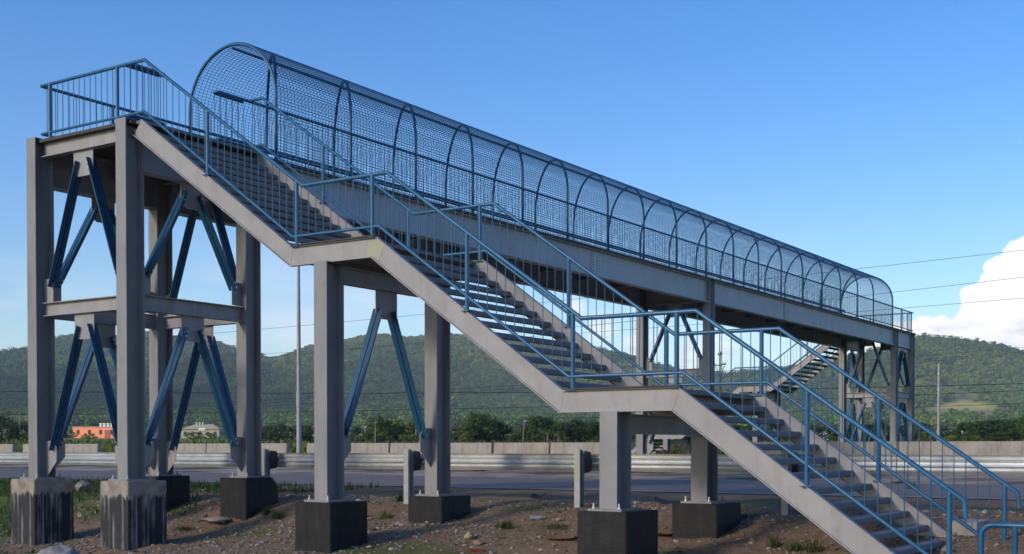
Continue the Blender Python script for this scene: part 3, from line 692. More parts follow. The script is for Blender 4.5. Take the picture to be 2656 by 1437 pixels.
def stair_rail(far, t, individual):
    T = xf(far)
    P = lambda s, z: (*T(s, t), z)
    s0 = -2.822 if t == 0 else -.36
    tp = [P(s, z) for s, z in topr]; lp = [P(s, z) for s, z in low]
    if far:
        s_end = 10.2
    pipe('top_rail', [P(s0, Z_TOP)]+tp+[P(SF+.02, topr[-1][1]-.20)], RTOP) if not far else pipe('top_rail', [P(s0 if t != 0 else -2.822, Z_TOP)]+tp, RTOP, 6)
    pipe('lower_rail', [P(s0, Z_LOW)]+lp, RLOW, 12 if not far else 6)
    full = [(s0, Z_TOP)]+topr; fl = [(s0, Z_LOW)]+low
    posts = [-.70, 1.55, 3.54, 5.07, 6.81, 8.56, 10.10, 11.83, 13.50]+([-2.572] if t == 0 else [])
    for s in posts:
        x, y = T(s, t)
        zb = Z_DECK if s < 0 else (stair_top(s)-.01 if s < 13.2 else gg(x, y)-.1 if not far else stair_top(s))
        zt = zat(full, s)
        if far and zb < .7: zb = .7
        if s == -.70 and t != 0: continue
        post(x, y, zb, zt-.01, not far)
    s = s0+.16; 
    while s < 13.45:
        if min(abs(s-q) for q in posts) > .05:
            x, y = T(s, t); baluster(x, y, zat(fl, s), zat(full, s), far)
        s += .1535
stair_rail(False, 0, True); stair_rail(False, SW, True); stair_rail(True, 0, False); stair_rail(True, SW, False)
# long rails of the span
for x, y0, y1 in ((XL, 0.0, 44.97), (XR, SW, 47.78)):
    pipe('top_rail', [(x, y0+.001, Z_TOP), (x, y1, Z_TOP)], RTOP); pipe('lower_rail', [(x, y0+.001, Z_LOW), (x, y1, Z_LOW)], RLOW)
pipe('top_rail', [(XR, 47.78, Z_TOP), (-3.18, 47.78, Z_TOP)], RTOP); pipe('lower_rail', [(XR, 47.78, Z_LOW), (-3.18, 47.78, Z_LOW)], RLOW)
y = .15
while y < 47.7:
    near = y < 12
    for x, a, b in ((XR, SW, 47.7), (XL, 0, 44.9)):
        if a < y < b and min(abs(y-q) for q in arch_y) > .04: baluster(x, y, Z_LOW, Z_TOP, x == XL and y > 3.5)
    y += .1535
for y in (1.6,): post(XL, y, Z_DECK, Z_TOP)
for y in (45.9, 47.5): post(XR, y, Z_DECK, Z_TOP)
# chicane panels (bicycle barriers) at the head of each stair
def chicane(x, ya, yb):
    r = .16*(1 if yb > ya else -1)
    loop = []
    for z, nm in ((Z_TOP, 'top_rail'), (Z_LOW, 'lower_rail')):
        arc = [(x-.14*math.sin(math.pi*k/8)*0-.0, yb-0*k, z) for k in range(1)]
        pts = [(x, ya, z), (x, yb-r*.5, z)]
        for k in range(1, 8): q = math.pi*k/8; pts.append((x-.07+.07*math.cos(q), yb-r*.5+abs(r)*.5*math.sin(q)*(1 if r > 0 else -1), z))
        pts += [(x-.14, yb-r*.5, z), (x-.14, ya, z)]
        pipe(nm, pts, RTOP if z == Z_TOP else RLOW)
    n = 5
    for k in range(n):
        y = ya+(yb-ya)*(k+.7)/n
        for dx in (0, -.14): baluster(x+dx, y, Z_LOW, Z_TOP)
chicane(XR, 0.02, .78); chicane(XR, SW-.02, SW-.78)
# --- arched cage
ARC_R = (XR-XL)/2; XM = (XR+XL)/2; Z_SP = 9.45-ARC_R
def arch_pts(x_in=0.0, n=20):
    p = [(XR-x_in, Z_DECK-.005), (XR-x_in, (Z_SP+Z_DECK)/2)]
    for k in range(n+1): q = math.pi*k/n; p.append((XM+(ARC_R-x_in)*math.cos(q), Z_SP+(ARC_R-x_in)*math.sin(q)))
    return p+[(XL+x_in, (Z_SP+Z_DECK)/2), (XL+x_in, Z_DECK-.005)]
ap = arch_pts()
am = MB().tube([(x, 0, z) for x, z in ap], .031, 10).mesh('arch_rib', M['blue'], True)
for y in (arch_y[0], arch_y[-1]): obj('arch_rib', am, FB, (0, y, 0))       # square hoops close the two ends
dm_ = {}
for k in range(len(arch_y)-1):                                             # the hoops between run diagonally across the deck
    dy = round(arch_y[k+1]-arch_y[k], 3)
    if dy not in dm_: dm_[dy] = MB().tube([(x, dy*(XR-x)/(XR-XL), z) for x, z in arch_pts(0, 28)], .031, 10).mesh('arch_rib', M['blue'], True)
    obj('arch_rib', dm_[dy], FB, (0, arch_y[k], 0))
pipe('ridge_pipe', [(XM, arch_y[0], 9.45-.055), (XM, arch_y[-1], 9.45-.055)], .026)
wm = MB(); mp = arch_pts(-.034, 26)
pos = []
seg = [(mp[i], mp[i+1]) for i in range(len(mp)-1)]
tot = sum(math.dist(a, b) for a, b in seg); nl = int(tot/.062); acc = 0; ix = 0
for k in range(nl+1):
    d = tot*k/nl; a = 0
    for p, q in seg:
        L = math.dist(p, q)
        if a+L >= d-1e-6:
            f = (d-a)/L; pos.append((p[0]+(q[0]-p[0])*f, p[1]+(q[1]-p[1])*f)); break
        a += L
for x, z in pos: wm.tube([(x, arch_y[0], z), (x, 24.0, z), (x, arch_y[-1], z)], .0054, 3, caps=False)
nw = int((arch_y[-1]-arch_y[0])/.10)
for k in range(nw+1):
    y = arch_y[0]+(arch_y[-1]-arch_y[0])*k/nw
    wm.tube([(x, y, z) for x, z in mp], .0054, 3, caps=False)
part('wire_mesh', wm, M['mesh'], FB, kind='stuff')
part('balusters', REST, M['blue'], FB, kind='stuff')

# --- footings
def footing(x, y, zt, hw, hd, zb, label, m, group):
    mb = MB(); mb.box(-hw, hw, -hd, hd, zb-zt, 0)
    me = mb.mesh('concrete_footing', m); bm = bmesh.new(); bm.from_mesh(me); bmesh.ops.bevel(bm, geom=bm.edges[:], offset=.012, segments=2, affect='EDGES'); bm.to_mesh(me); bm.free()
    o = obj('concrete_footing', me, None, (x, y, zt)); tag(o, label, 'footing', group); return o
def chip(o):          # broken-off corner
    bm = bmesh.new(); bm.from_mesh(o.data); n = Vector((1,.75,.8)).normalized(); c = Vector((.36,.43,-.10))-n*.055
    r = bmesh.ops.bisect_plane(bm, geom=bm.verts[:]+bm.edges[:]+bm.faces[:], plane_co=c, plane_no=n, clear_outer=True)
    bmesh.ops.holes_fill(bm, edges=[e for e in bm.edges if e.is_boundary]); bm.to_mesh(o.data); bm.free()
footing(XCL, T0, Z_FT_TOWER, .36, .42, -.75, 'tall stained concrete footing with white drips at the outer front tower column', M['pier'], None)
footing(XCR+.05, T0, Z_FT_TOWER, .37, .42, -.75, 'tall stained concrete footing with white drips at the front tower column beside the stair', M['pier'], None)
footing(XCL, T1, Z_FT_TOWER, .36, .43, -.4, 'black coated concrete footing at the outer rear tower column', M['bitumen'], None)
chip(footing(XCR, T1, Z_FT_TOWER, .36, .43, -.4, 'black coated concrete footing with a chipped corner at the rear tower column', M['bitumen'], None))
footing(S1X+.04, T0, Z_FT_STAIR, .365, .43, -.7, 'black concrete footing under the front column of the upper stair landing', M['bitumen'], None)
footing(S1X+.04, 2.8, Z_FT_STAIR, .365, .42, -.4, 'black concrete footing under the rear column of the upper stair landing', M['bitumen'], None)
footing(S2X+.04, T0, Z_FT_STAIR, .365, .45, -.8, 'black concrete footing under the front column of the lower stair landing', M['bitumen'], None)
footing(S2X+.04, 2.8, Z_FT_STAIR, .365, .44, -.4, 'black concrete footing under the rear column of the lower stair landing', M['bitumen'], None)
for x in (XCL, XCR):
    footing(x, TM, .95, .4, .4, .2, 'concrete footing of the bridge pier between the carriageways', M['concrete'], 'median pier footings')
    for y in (TF0, TF1): footing(x, y, .95, .4, .4, .2, 'concrete footing of the tower across the road', M['concrete'], 'far tower footings')
for s, z in ((S1X, .95), (S2X, .8)):
    for y in (TF0, TF1): footing(fx(s), y, z, .38, .38, .2, 'concrete footing of the stair across the road', M['concrete'], 'far stair footings')

# ------------------------------------------------------------------ guard rail beside the road
def guardrail():
    root = empty('guardrail', 'galvanised steel highway guardrail on tall posts behind the stair', 'guardrail', (0,4.25,0))
    zc = 1.045; H = .312
    # W profile (y depth towards the road, z)
    prof = [(.012,.156),(.046,.098),(.012,.078),(.040,.034),(-.022,-.022),(.034,-.080),(.002,-.100),(.030,-.156)]
    xs = [-1.03+3.70*k for k in range(-16, 16)]
    def zr(x): return 1.200-.156
    for k in range(len(xs)-1):
        a, b = xs[k]-.0, xs[k+1]+.12
        if a > 26: break
        m = MB(); n = len(prof); off = .006*(k % 2)
        for x in (a, b):
            for (d, z) in prof: m.v.append((x, d+off, zr(x)+.006+z*.96))
            for (d, z) in prof: m.v.append((x, d+off+.004, zr(x)+.006+z*.96))
        q = 2*n
        for i in range(n-1): m.f += [(i, i+1, q+i+1, q+i), (n+i+1, n+i, q+n+i, q+n+i+1)]
        m.f += [(0, q, q+n, n), (n-1, 2*n-1, q+2*n-1, q+n-1)]
        part('rail_panel', m, M['galv'], root)
    for x in xs:
        if x > 26 or x < -60: continue
        gx = g(x, 3.9); m = MB(); y0, y1 = -.43, -.27
        m.box(x-.055, x+.055, y0, y0+.009, gx-.2, 1.275); m.box(x-.055, x+.055, y1-.009, y1, gx-.2, 1.275); m.box(x-.004, x+.004, y0+.009, y1-.009, gx-.2, 1.274)
        p = part('post', m, M['galvpost'], root)
        m = MB(); pr = [(y1, -.19), (y1+.17, -.17), (y1+.20, -.12), (y1+.2, -.05), (y1+.245, 0), (y1+.2, .05), (y1+.2, .12), (y1+.17, .17), (y1, .19)]
        m.prism([(yy+.0, 1.06+zz) for yy, zz in pr], 'x', x-.075, x+.075)
        part('blockout', m, M['black'], p)
guardrail()

# ------------------------------------------------------------------ median barrier blocks
bm_prof = [(-.30,0),(-.30,.10),(-.16,.28),(-.11,.86),(.11,.86),(.16,.28),(.30,.10),(.30,0)]
spans = []
ends_l = [-107.1+5*k for k in range(13)]
xs_ = [-120.0+4.98*k for k in range(0, 17)]
joint = [-39.14, -34.1, -32.14]
blocks = [(-118.5+4.98*k, -118.5+4.98*k+4.95) for k in range(16)]+[(-38.0,-32.2)]+[(-29.75,-24.8),(-24.75,-19.9),(-18.75,-14.35),(-14.28,-9.38),(-9.28,-6.84),(-6.78,-4.1)]+[(.9+4.98*k, .9+4.98*k+4.95) for k in range(0, 14)]
places = {0: 'far end'}
for i, (a, b) in enumerate(blocks):
    m = MB(); L = b-a; zb = float(gz((a+b)/2, 24.3))
    zt = 1.515-zb if abs(a) < 45 else .86
    pr = [(y, z/.86*zt) for y, z in bm_prof]; m.prism(pr, 'x', -L/2, L/2)
    me = m.mesh('concrete_barrier', M['concrete']); bm = bmesh.new(); bm.from_mesh(me); bmesh.ops.bevel(bm, geom=[e for e in bm.edges if e.calc_length() > .15], offset=.02, segments=1, affect='EDGES'); bm.to_mesh(me); bm.free()
    o = obj('concrete_barrier', me, None, ((a+b)/2, 24.3, zb-.02))
    lab = 'weathered concrete median barrier block in the row along the road'
    if (a, b) == (-24.75,-19.9): lab = 'concrete barrier block ending at the gap with the lamp pole'
    if (a, b) == (-18.75,-14.35): lab = 'concrete barrier block starting just past the lamp pole'
    if (a, b) == (-38.0,-32.2): lab = 'concrete barrier block before the grassy gap in the row'
    if (a, b) == (-6.78,-4.1): lab = 'short concrete barrier block beside the bridge pier between the roads'
    tag(o, lab, 'barrier', 'median barrier blocks')

# ------------------------------------------------------------------ poles and wires
def pole(name, label, x, y, z0, z1, r0, r1, m, arms=(), base=True, group=None):
    root = empty(name, label, 'pole', (x, y, z0), group=group)
    part('shaft', MB().tube([(0,0,-.3),(0,0,z1-z0)], [r0, r1], 12), m, root, smooth=True)
    return root
lp = pole('lamp_pole', 'tall tapering galvanised lamp pole standing in the barrier gap', -19.29, 24.3, g(-19.29,24.3), 9.6, .12, .06, M['galvpole'])
part('base_collar', MB().tube([(0,0,-.1),(0,0,.35)], .19, 12), M['galvpole'], lp)
part('junction_sleeve', MB().tube([(0,0,2.5),(0,0,3.1)], [.118,.112], 12), M['galvpole'], lp)
part('arm', MB().tube([(0,0,8.75),(0,1.0,8.9)], .035, 8), M['galvpole'], lp); part('lamp_head', MB().box(-.12,.12,.9,1.5,8.83,8.95), M['galv'], lp)
p = at_depth(2434, 1150, 115); up = pole('concrete_pole', 'plain bare pole rising right of the far tower', p.x, p.y, g(p.x,p.y), 1.301+(1161-943)/F_PX*115, .15, .115, M['galvpole'])
part('top_band', MB().tube([(0,0,7.0),(0,0,7.06)], .13, 10), M['galv'], up); part('top_band', MB().tube([(0,0,5.6),(0,0,5.66)], .135, 10), M['galv'], up)
p = at_depth(1867, 1150, 183); zt = 1.301+(1161-911)/F_PX*183; gp = g(p.x, p.y)
upole = pole('utility_pole', 'slim utility pole with crossarms and insulators seen between the stair railings', p.x, p.y, gp, zt, .16, .10, M['bark'])
h = zt-gp; a = 1.0
for zz, w in ((h-2.0, 1.5), (h-.5, .5)):
    part('crossarm', MB().obox((-w*.83, w*.55, zz), (w*.83, -w*.55, zz), .16, .16), M['bark'], upole)
    for sgn in (-1, .6, 1): part('insulator', MB().tube([(sgn*w*.8, -sgn*w*.53, zz), (sgn*w*.8, -sgn*w*.53, zz+.3)], .08, 6), M['black'], upole)
part('brace_strut', MB().obox((-1.0,.66,h-2.2), (0,0,h-3.6), .08, .08), M['bark'], upole); part('brace_strut', MB().obox((1.0,-.66,h-2.2), (0,0,h-3.6), .08, .08), M['bark'], upole)
wires = [ # (x0,y0,d0, x1,y1,d1, sag, radius, label)
 (-300,925,230, 2900,620,120, 0., .022, 'dark power line crossing above the far end of the cage'),
 (-300,1000,240, 2900,690,125, 0., .022, 'dark power line meeting the white cloud beside the end platform'),
 (-300,960,260, 2900,752,140, .0, .022, 'dark power line touching the end railing of the span'),
 (-300,1085,170, 2900,880,170, .0, .020, 'thin power line in front of the right hilltop, uppermost of three'),
 (-300,1090,180, 2900,892,180, .0, .020, 'thin power line in front of the right hilltop, middle of three'),
 (-300,1098,190, 2900,896,190, .0, .020, 'thin power line in front of the right hilltop, lowest of three'),
 (-300,1010,115, 2900,988,115, .0, .030, 'thick cable crossing the bare pole at its upper part'),
 (-300,1075,118, 2900,1002,118, .0, .022, 'cable tied to the bare pole below the thick cable'),
 (-300,1100,150, 2900,1036,112, .0, .018, 'thin cable crossing the bare pole at mid height'),
]
for (x0,y0,d0,x1,y1,d1,sag,r,lab) in wires:
    A = at_depth(x0,y0,d0); B = at_depth(x1,y1,d1); L = (B-A).length
    pts = []
    for k in range(25):
        t = k/24; q = A.lerp(B, t); q.z -= 4*L*.006*t*(1-t); pts.append(q)
    o = part('power_line', MB().tube(pts, r, 4, caps=False), M['wire'], None); tag(o, lab, 'cable')
for (x, y0, y1, d, lab) in [(51,1068,1146,260,'short pale post standing in the grass before the white building'),(947,1107,1135,230,'thin pale lamp post before the trees behind the front landing column'),(973,1095,1142,200,'thin lamp post with a bent head close to the bushy tree'),(1079,1090,1146,200,'thin post at the right end of the bushy trees'),(1355,1092,1147,190,'leaning lamp post with a flat head between two clumps of trees')]:
    p = at_depth(x, y1, d); q = at_depth(x, y0, d); gp = g(p.x, p.y)
    r_ = empty('lamp_post', lab, 'post', (p.x, p.y, gp))
    lean = .35 if x == 1355 else 0
    part('shaft', MB().tube([(0,0,-.2),(lean,0,q.z-gp)], [.06,.04], 6), M['galvpole'], r_)
    if x in (973, 1355, 947): part('lamp_head', MB().box(lean-.1,lean+.55,-.12,.12,q.z-gp-.05,q.z-gp+.04), M['galvpole'], r_)

# ------------------------------------------------------------------ foot of the stair
u = empty('bicycle_barrier', 'blue bent pipe barrier at the foot of the stair', 'barrier', (13.64,.9,g(13.64,.9)))
zb = g(13.64,.9); zt = .393-zb
arc = [(0,0,-.1),(0,0,zt-.13)]+[(.13-.13*math.cos(math.pi/2*k/6), 0, zt-.13+.13*math.sin(math.pi/2*k/6)) for k in range(1, 7)]+[(1.5,0,zt)]
part('frame_pipe', MB().tube(arc, .034, 12), M['blue'], u, smooth=True)
for x in (.38, .95, 1.5): part('post', MB().tube([(x,0,-.1),(x,0,zt-.012)], .033, 12), M['blue'], u, smooth=True)
wl_ = MB(); wl_.box(12.72,13.12,2.95,4.75,-.6,.30); o = part('concrete_kerb', wl_, M['concrete2'], None); tag(o, 'low pale concrete kerb wall beyond the foot of the stair', 'kerb wall')
o = part('paved_pad', MB().box(13.121,17.5,1.2,5.2,-.5,-.16), M['concrete2'], None); o['kind'] = 'structure'

# ------------------------------------------------------------------ loose stones, rocks, litter
def rock_mesh(name, m, r, sq=(1,1,.6), seed=0, sub=2, rough=.28):
    bm = bmesh.new(); bmesh.ops.create_icosphere(bm, subdivisions=sub, radius=r); rg = random.Random(seed)
    ph = [Vector((rg.uniform(-1,1), rg.uniform(-1,1), rg.uniform(-1,1))).normalized() for _ in range(9)]; cut = [rg.uniform(.55,.95)*r for _ in ph]
    for v in bm.verts:
        for d, c in zip(ph, cut):
            k = v.co.dot(d)
            if k > c: v.co -= d*(k-c)
        v.co *= 1+rough*(mnoise.noise(v.co/r*1.7+Vector((seed,0,0)))+.5*mnoise.noise(v.co/r*4+Vector((seed,5,0))))
        v.co = Vector((v.co.x*sq[0], v.co.y*sq[1], v.co.z*sq[2]))
    me = bpy.data.meshes.new(name); bm.to_mesh(me); bm.free(); me.materials.append(m); me.polygons.foreach_set('use_smooth', [True]*len(me.polygons)); me.set_sharp_from_angle(angle=R(32)); return me
def on_ground(px, py):
    d = ray(px, py); t = np.arange(8, 90, .02); x = CAM.x+d.x*t; y = CAM.y+d.y*t; z = CAM.z+d.z*t; k = int(np.argmax(z < gfull(x, y))); return Vector((float(x[k]), float(y[k]), gg(x[k], y[k])))
def put_rock(px, py, r, m, label, sq=(1,1,.6), seed=0, sink=.3, sub=3, cat='rock'):
    p = on_ground(px, py)
    o = obj('rock', rock_mesh('rock', m, r, sq, seed, sub), None, (p.x, p.y, gg(p.x, p.y)+r*sq[2]*(1-sink*2)), seed*.7); tag(o, label, cat); return o
p = on_ground(148, 1452); o = obj('rock', rock_mesh('rock', M['rock'], .40, (1.1,.8,.7), 3, 4, .15), None, (p.x, p.y, p.z-.05), .4); tag(o, 'large grey boulder with pale streaks in front of the two stained footings', 'boulder')
put_rock(1218, 1400, .085, M['rock_pale'], 'round pale stone on the gravel right of the front landing footing', (1,1,.85), 5, .15)
put_rock(560, 1352, .34, M['rock_pale'], 'flat pale slab of rubble beside the chipped black footing', (1.5,.8,.16), 8, .2)
put_rock(210, 1345, .09, M['rock_pale'], 'small yellowish stone between the two stained footings', (.8,.8,.9), 9, .1)
put_rock(1450, 1352, .06, M['rock_pale'], 'small tan stone on the gravel between the two landings', (1.2,1,.6), 12, .1)
put_rock(215, 1275, .20, M['rock'], 'grey boulder lying in the grass behind the outer stained footing', (1,.9,.7), 4, .1)
put_rock(960, 1423, .05, M['rock_pale'], 'small mustard coloured stone near the front landing footing', (1.2,1,.6), 15, .1)
# gravel: thousands of loose stones
nst = 26000; px = RNG.uniform(-6, 15, nst); py = RNG.uniform(-3.6, 4.6, nst)
dens = vnoise(px, py, 1.1, 21)
keep = RNG.uniform(0,1,nst) < np.clip(dens*1.5-.15+np.clip((px-10)/4,0,.6), .08, 1); px, py = px[keep], py[keep]; pz = gfull(px, py)
sz = np.exp(RNG.normal(-4.15, .5, len(px)))
_ph = (1+5**.5)/2; base = np.array([(-1,_ph,0),(1,_ph,0),(-1,-_ph,0),(1,-_ph,0),(0,-1,_ph),(0,1,_ph),(0,-1,-_ph),(0,1,-_ph),(_ph,0,-1),(_ph,0,1),(-_ph,0,-1),(-_ph,0,1)])/1.9*np.array([1.15,.85,.6])
bf = [(0,11,5),(0,5,1),(0,1,7),(0,7,10),(0,10,11),(1,5,9),(5,11,4),(11,10,2),(10,7,6),(7,1,8),(3,9,4),(3,4,2),(3,2,6),(3,6,8),(3,8,9),(4,9,5),(2,4,11),(6,2,10),(8,6,7),(9,8,1)]
ang = RNG.uniform(0, 6.28, len(px)); ca, sa = np.cos(ang), np.sin(ang)
sc = RNG.uniform(.72, 1.25, (len(px), 12, 1))
bs = base[None]*sc*sz[:,None,None]
V = np.stack([bs[...,0]*ca[:,None]-bs[...,1]*sa[:,None]+px[:,None], bs[...,0]*sa[:,None]+bs[...,1]*ca[:,None]+py[:,None], bs[...,2]+pz[:,None]+.18*sz[:,None]], -1).reshape(-1,3)
Fq = (np.array(bf)[None]+12*np.arange(len(px))[:,None,None]).reshape(-1,3)
me = bpy.data.meshes.new('gravel'); me.from_pydata(V.tolist(), [], Fq.tolist())
def gravel_mat():
    m = bpy.data.materials.new('gravel_stone'); m.use_nodes = True; n = m.node_tree.nodes; l = m.node_tree.links; b = n['Principled BSDF']; b.inputs['Roughness'].default_value = .9
    geo = n.new('ShaderNodeNewGeometry'); rp = n.new('ShaderNodeValToRGB'); e = rp.color_ramp.elements
    e[0].color = (.10,.07,.05,1); e[1].color = (.40,.33,.26,1); x = e.new(.5); x.color = (.21,.155,.12,1); x = e.new(.8); x.color = (.25,.23,.215,1)
    l.new(geo.outputs['Random Per Island'], rp.inputs[0]); l.new(rp.outputs[0], b.inputs['Base Color']); return m
M['gravel'] = gravel_mat(); me.materials.append(M['gravel'])
obj('gravel', me, kind='stuff', label='loose brown and grey gravel stones scattered under the stair', category='gravel')
def sheet(name, label, px, py, L, Wd, m, cat, rz=0, curl=.12, seed=0):
    c = on_ground(px, py); rg = random.Random(seed); mb = MB(); n = 9
    for side in (0, 1):
        for i in range(n):
            for j in range(4):
                a = (i/(n-1)-.5)*L; b = (j/3-.5)*Wd; z = .02+curl*(abs(i/(n-1)-.45)**1.6)+.03*math.sin(3*b/Wd+seed)+rg.uniform(0,.012)-side*.008
                mb.v.append((a, b, z))
    k = n*4
    for i in range(n-1):
        for j in range(3):
            q = i*4+j; mb.f += [(q, q+1, q+5, q+4), (k+q+4, k+q+5, k+q+1, k+q)]
    for i in range(n-1): mb.f += [(i*4, i*4+4, k+i*4+4, k+i*4), (i*4+7, i*4+3, k+i*4+3, k+i*4+7)]
    o = obj(name, mb.mesh(name, m, True), None, (c.x, c.y, c.z), rz); tag(o, label, cat)
sheet('rusty_scrap', 'crumpled strip of rusty brown scrap on the soil before the lower front footing', 1452, 1403, .55, .16, M['rust'], 'scrap', .1, .06, 2)
sheet('rusty_sheet', 'rusty sheet leaning by the rear footing of the lower landing', 1722, 1385, .45, .42, M['rust'], 'scrap', .8, .12, 5)
sheet('tyre_scrap', 'black curl of torn tyre rubber beside the rear column of the lower landing', 1755, 1310, .75, .2, M['black'], 'tyre scrap', .25, .3, 7)
sheet('fallen_board', 'pale flat board lying at the edge of the road', 1205, 1222, 1.6, .6, M['concrete2'], 'board', .2, .05, 4)
sheet('red_tape', 'torn strip of red plastic tape on the gravel', 1235, 1433, .26, .02, M['red'], 'tape', .25, .015, 3)
sheet('dark_rag', 'small dark rag on the gravel before the guardrail', 1395, 1293, .3, .14, M['black'], 'rag', 0, .15, 6)
c = on_ground(1395, 1350); bt = empty('plastic_bottle', 'crushed clear plastic bottle lying on the gravel', 'bottle', (c.x, c.y, c.z+.045), .35)
part('body', MB().tube([(-.13,0,0),(-.12,0,0),(-.06,0,.004),(0,0,-.006),(.06,0,.004),(.10,0,0)], [.03,.042,.038,.045,.04,.018], 10), M['plastic'], bt, smooth=True); part('cap', MB().tube([(.10,0,0),(.125,0,0)], .018, 8), M['plastic'], bt)
# grass tufts
def tuft_mesh(name, m, n, h, spread, seed, w=.006):
    rg = random.Random(seed); mb = MB()
    for _ in range(n):
        x, y = rg.gauss(0, spread), rg.gauss(0, spread); a = rg.uniform(0, 6.28); hh = h*rg.uniform(.45, 1.1); ln = rg.uniform(.3,1.0)*hh
        dx, dy = math.cos(a), math.sin(a); ww = w*rg.uniform(.6,1.5)
        b0 = Vector((x-dy*ww, y+dx*ww, -.02)); b1 = Vector((x+dy*ww, y-dx*ww, -.02)); md = Vector((x+dx*ln*.35, y+dy*ln*.35, hh*.65)); tp = Vector((x+dx*ln, y+dy*ln, hh))
        sv = Vector((-dy*ww*.7, dx*ww*.7, 0))
        mb.add([b0, b1, md-sv, md+sv, tp], [(0,1,2,3),(3,2,4)])
    return mb.mesh(name, m)
TF = [tuft_mesh('grass_tuft', M[q], nn, hh, sp, i) for i, (q, nn, hh, sp) in enumerate((('weed', 110, .2, .08), ('weed', 160, .11, .12), ('weed', 70, .28, .06)))]
tufts = [(1310,1372,0,'right of the round pale stone'),(1445,1370,1,'beside the crushed bottle'),(690,1335,2,'at the corner of the chipped black footing'),(720,1345,0,'right of the chipped black footing'),(480,1375,1,'behind the stained footing by the stair'),(1040,1300,0,'at the foot of a guardrail post'),(1915,1345,1,'beside the rear footing of the lower landing'),(2010,1420,2,'under the lowest flight'),(2060,1428,0,'under the lowest flight close to the treads'),(2110,1432,2,'under the lowest flight, tallest there'),(2330,1255,1,'behind the far stringer of the lowest flight'),(2365,1270,2,'behind the far stringer, the taller one'),(2300,1318,1,'below the open treads of the lowest flight'),(1000,1345,0,'on the gravel between the landing footings')]
for px_, py_, k, lab in tufts:
    c = on_ground(px_, py_); o = obj('grass_tuft', TF[k], None, tuple(c), px_*.3); o.scale = (.8,.8,.75); tag(o, 'tuft of green weeds '+lab, 'weeds')
# turf on the left bank
mb = MB(); rg = random.Random(5)
cnt = 0
while cnt < 5200:
    x, y = rg.uniform(-14, -1.0), rg.uniform(-3.5, 7.5)
    d = (-3.0-x)/1.5+(float(vnoise(np.array(x), np.array(y), .9, 5))-.5)*3
    if y > 3.6: d = max(d, .5+(float(vnoise(np.array(x), np.array(y), 1.1, 6))-.5)*2-(x+4)*.2)
    if rg.random() > d: cnt += .2; continue
    cnt += 1; z = gg(x, y); a = rg.uniform(0, 6.28); hh = rg.uniform(.05, .2); ww = .012; dx, dy = math.cos(a), math.sin(a); ln = hh*rg.uniform(.2,.8)
    for q in range(3):
        ox, oy = rg.gauss(0,.03), rg.gauss(0,.03); a = rg.uniform(0, 6.28); dx, dy = math.cos(a), math.sin(a); k = rg.uniform(.6,1.2)
        mb.add([(x+ox-dy*ww, y+oy+dx*ww, z-.01), (x+ox+dy*ww, y+oy-dx*ww, z-.01), (x+ox+dx*ln, y+oy+dy*ln, z+hh*k)], [(0,1,2)])
o = part('grass', mb, M['weed'], None, kind='stuff'); o['label'] = 'patchy green grass on the bank around the outer footings'; o['category'] = 'grass'
# tall grass beyond the barrier
mb = MB(); md = MB()
for _ in range(9000):
    t = rg.random(); az = rg.uniform(-1.05, -.12); d = 62+190*t**1.4; x = 17+math.sin(az)*d; y = -14+math.cos(az)*d
    if y < 37.5: continue
    z = g(x, y); hh = rg.uniform(.2, .6)*(1+.5*t); w = rg.uniform(.06,.22); a = rg.uniform(0,6.28); dx, dy = math.cos(a)*w, math.sin(a)*w; l = rg.uniform(-.3,.3)
    (md if rg.random() < (.12 if az < -.70 else .72 if az < -.42 else .3) else mb).add([(x-dx,y-dy,z-.05),(x+dx,y+dy,z-.05),(x+dx*.5+l,y+dy*.5,z+hh),(x-dx*.9+l,y-dy*.9,z+hh*.8)], [(0,1,2,3)])
o = part('tall_grass', mb, M['grass'], None, kind='stuff'); o['label'] = 'tall yellow green grass in the field beyond the barrier'; o['category'] = 'grass'
o = part('dry_grass', md, M['drygrass'], None, kind='stuff'); o['label'] = 'brownish dry grass in front of the dark trees'; o['category'] = 'grass'

# ------------------------------------------------------------------ trees of the middle distance
def tree_variant(name, seed, H, Wd, n, leaf, low=.1, m='leaf'):
    rg = random.Random(seed); tr = MB(); tr.tube([(0,0,-.3),(.1,0,H*.3),(.2,.1,H*.55)], [H*.035,H*.026,H*.012], 7)
    for k in range(6):
        a = k*1.05+rg.random(); z0 = H*rg.uniform(.2,.5); tr.tube([(0.1,0,z0),(math.cos(a)*Wd*.25,math.sin(a)*Wd*.25,z0+H*.2),(math.cos(a)*Wd*.42,math.sin(a)*Wd*.42,z0+H*.3)], [H*.015,H*.009,H*.004], 5)
    cl = []
    for k in range(26):
        a = rg.uniform(0,6.28); z = rg.uniform(low, .92); rr = Wd*.5*math.sqrt(max(.03, 1-((z-.5)/.58)**2))*rg.uniform(.25,.95)
        cl.append((math.cos(a)*rr, math.sin(a)*rr, z*H, rg.uniform(.1,.2)*H))
    cl.append((0,0,H*.93,H*.12))
    cr = MB()
    for _ in range(n):
        cx, cy, cz, cr_ = rg.choice(cl); d = Vector((rg.gauss(0,1), rg.gauss(0,1), rg.gauss(0,1))).normalized(); q = Vector((cx,cy,cz))+d*cr_*rg.uniform(.75,1.12)
        s = leaf*rg.uniform(.6,1.4); nrm = (d+Vector((rg.gauss(0,.5), rg.gauss(0,.5), rg.gauss(0,.5)+.3))).normalized(); a = nrm.orthogonal().normalized(); b = nrm.cross(a); t = rg.uniform(0,6.28); a, b = a*math.cos(t)+b*math.sin(t), b*math.cos(t)-a*math.sin(t)
        cr.add([q-a*s-b*s*.25, q-b*s*.6, q+a*s, q+b*s*.6], [(0,1,2,3)])
    return tr.mesh('trunk', M['bark'], True), cr.mesh('crown', M[m])
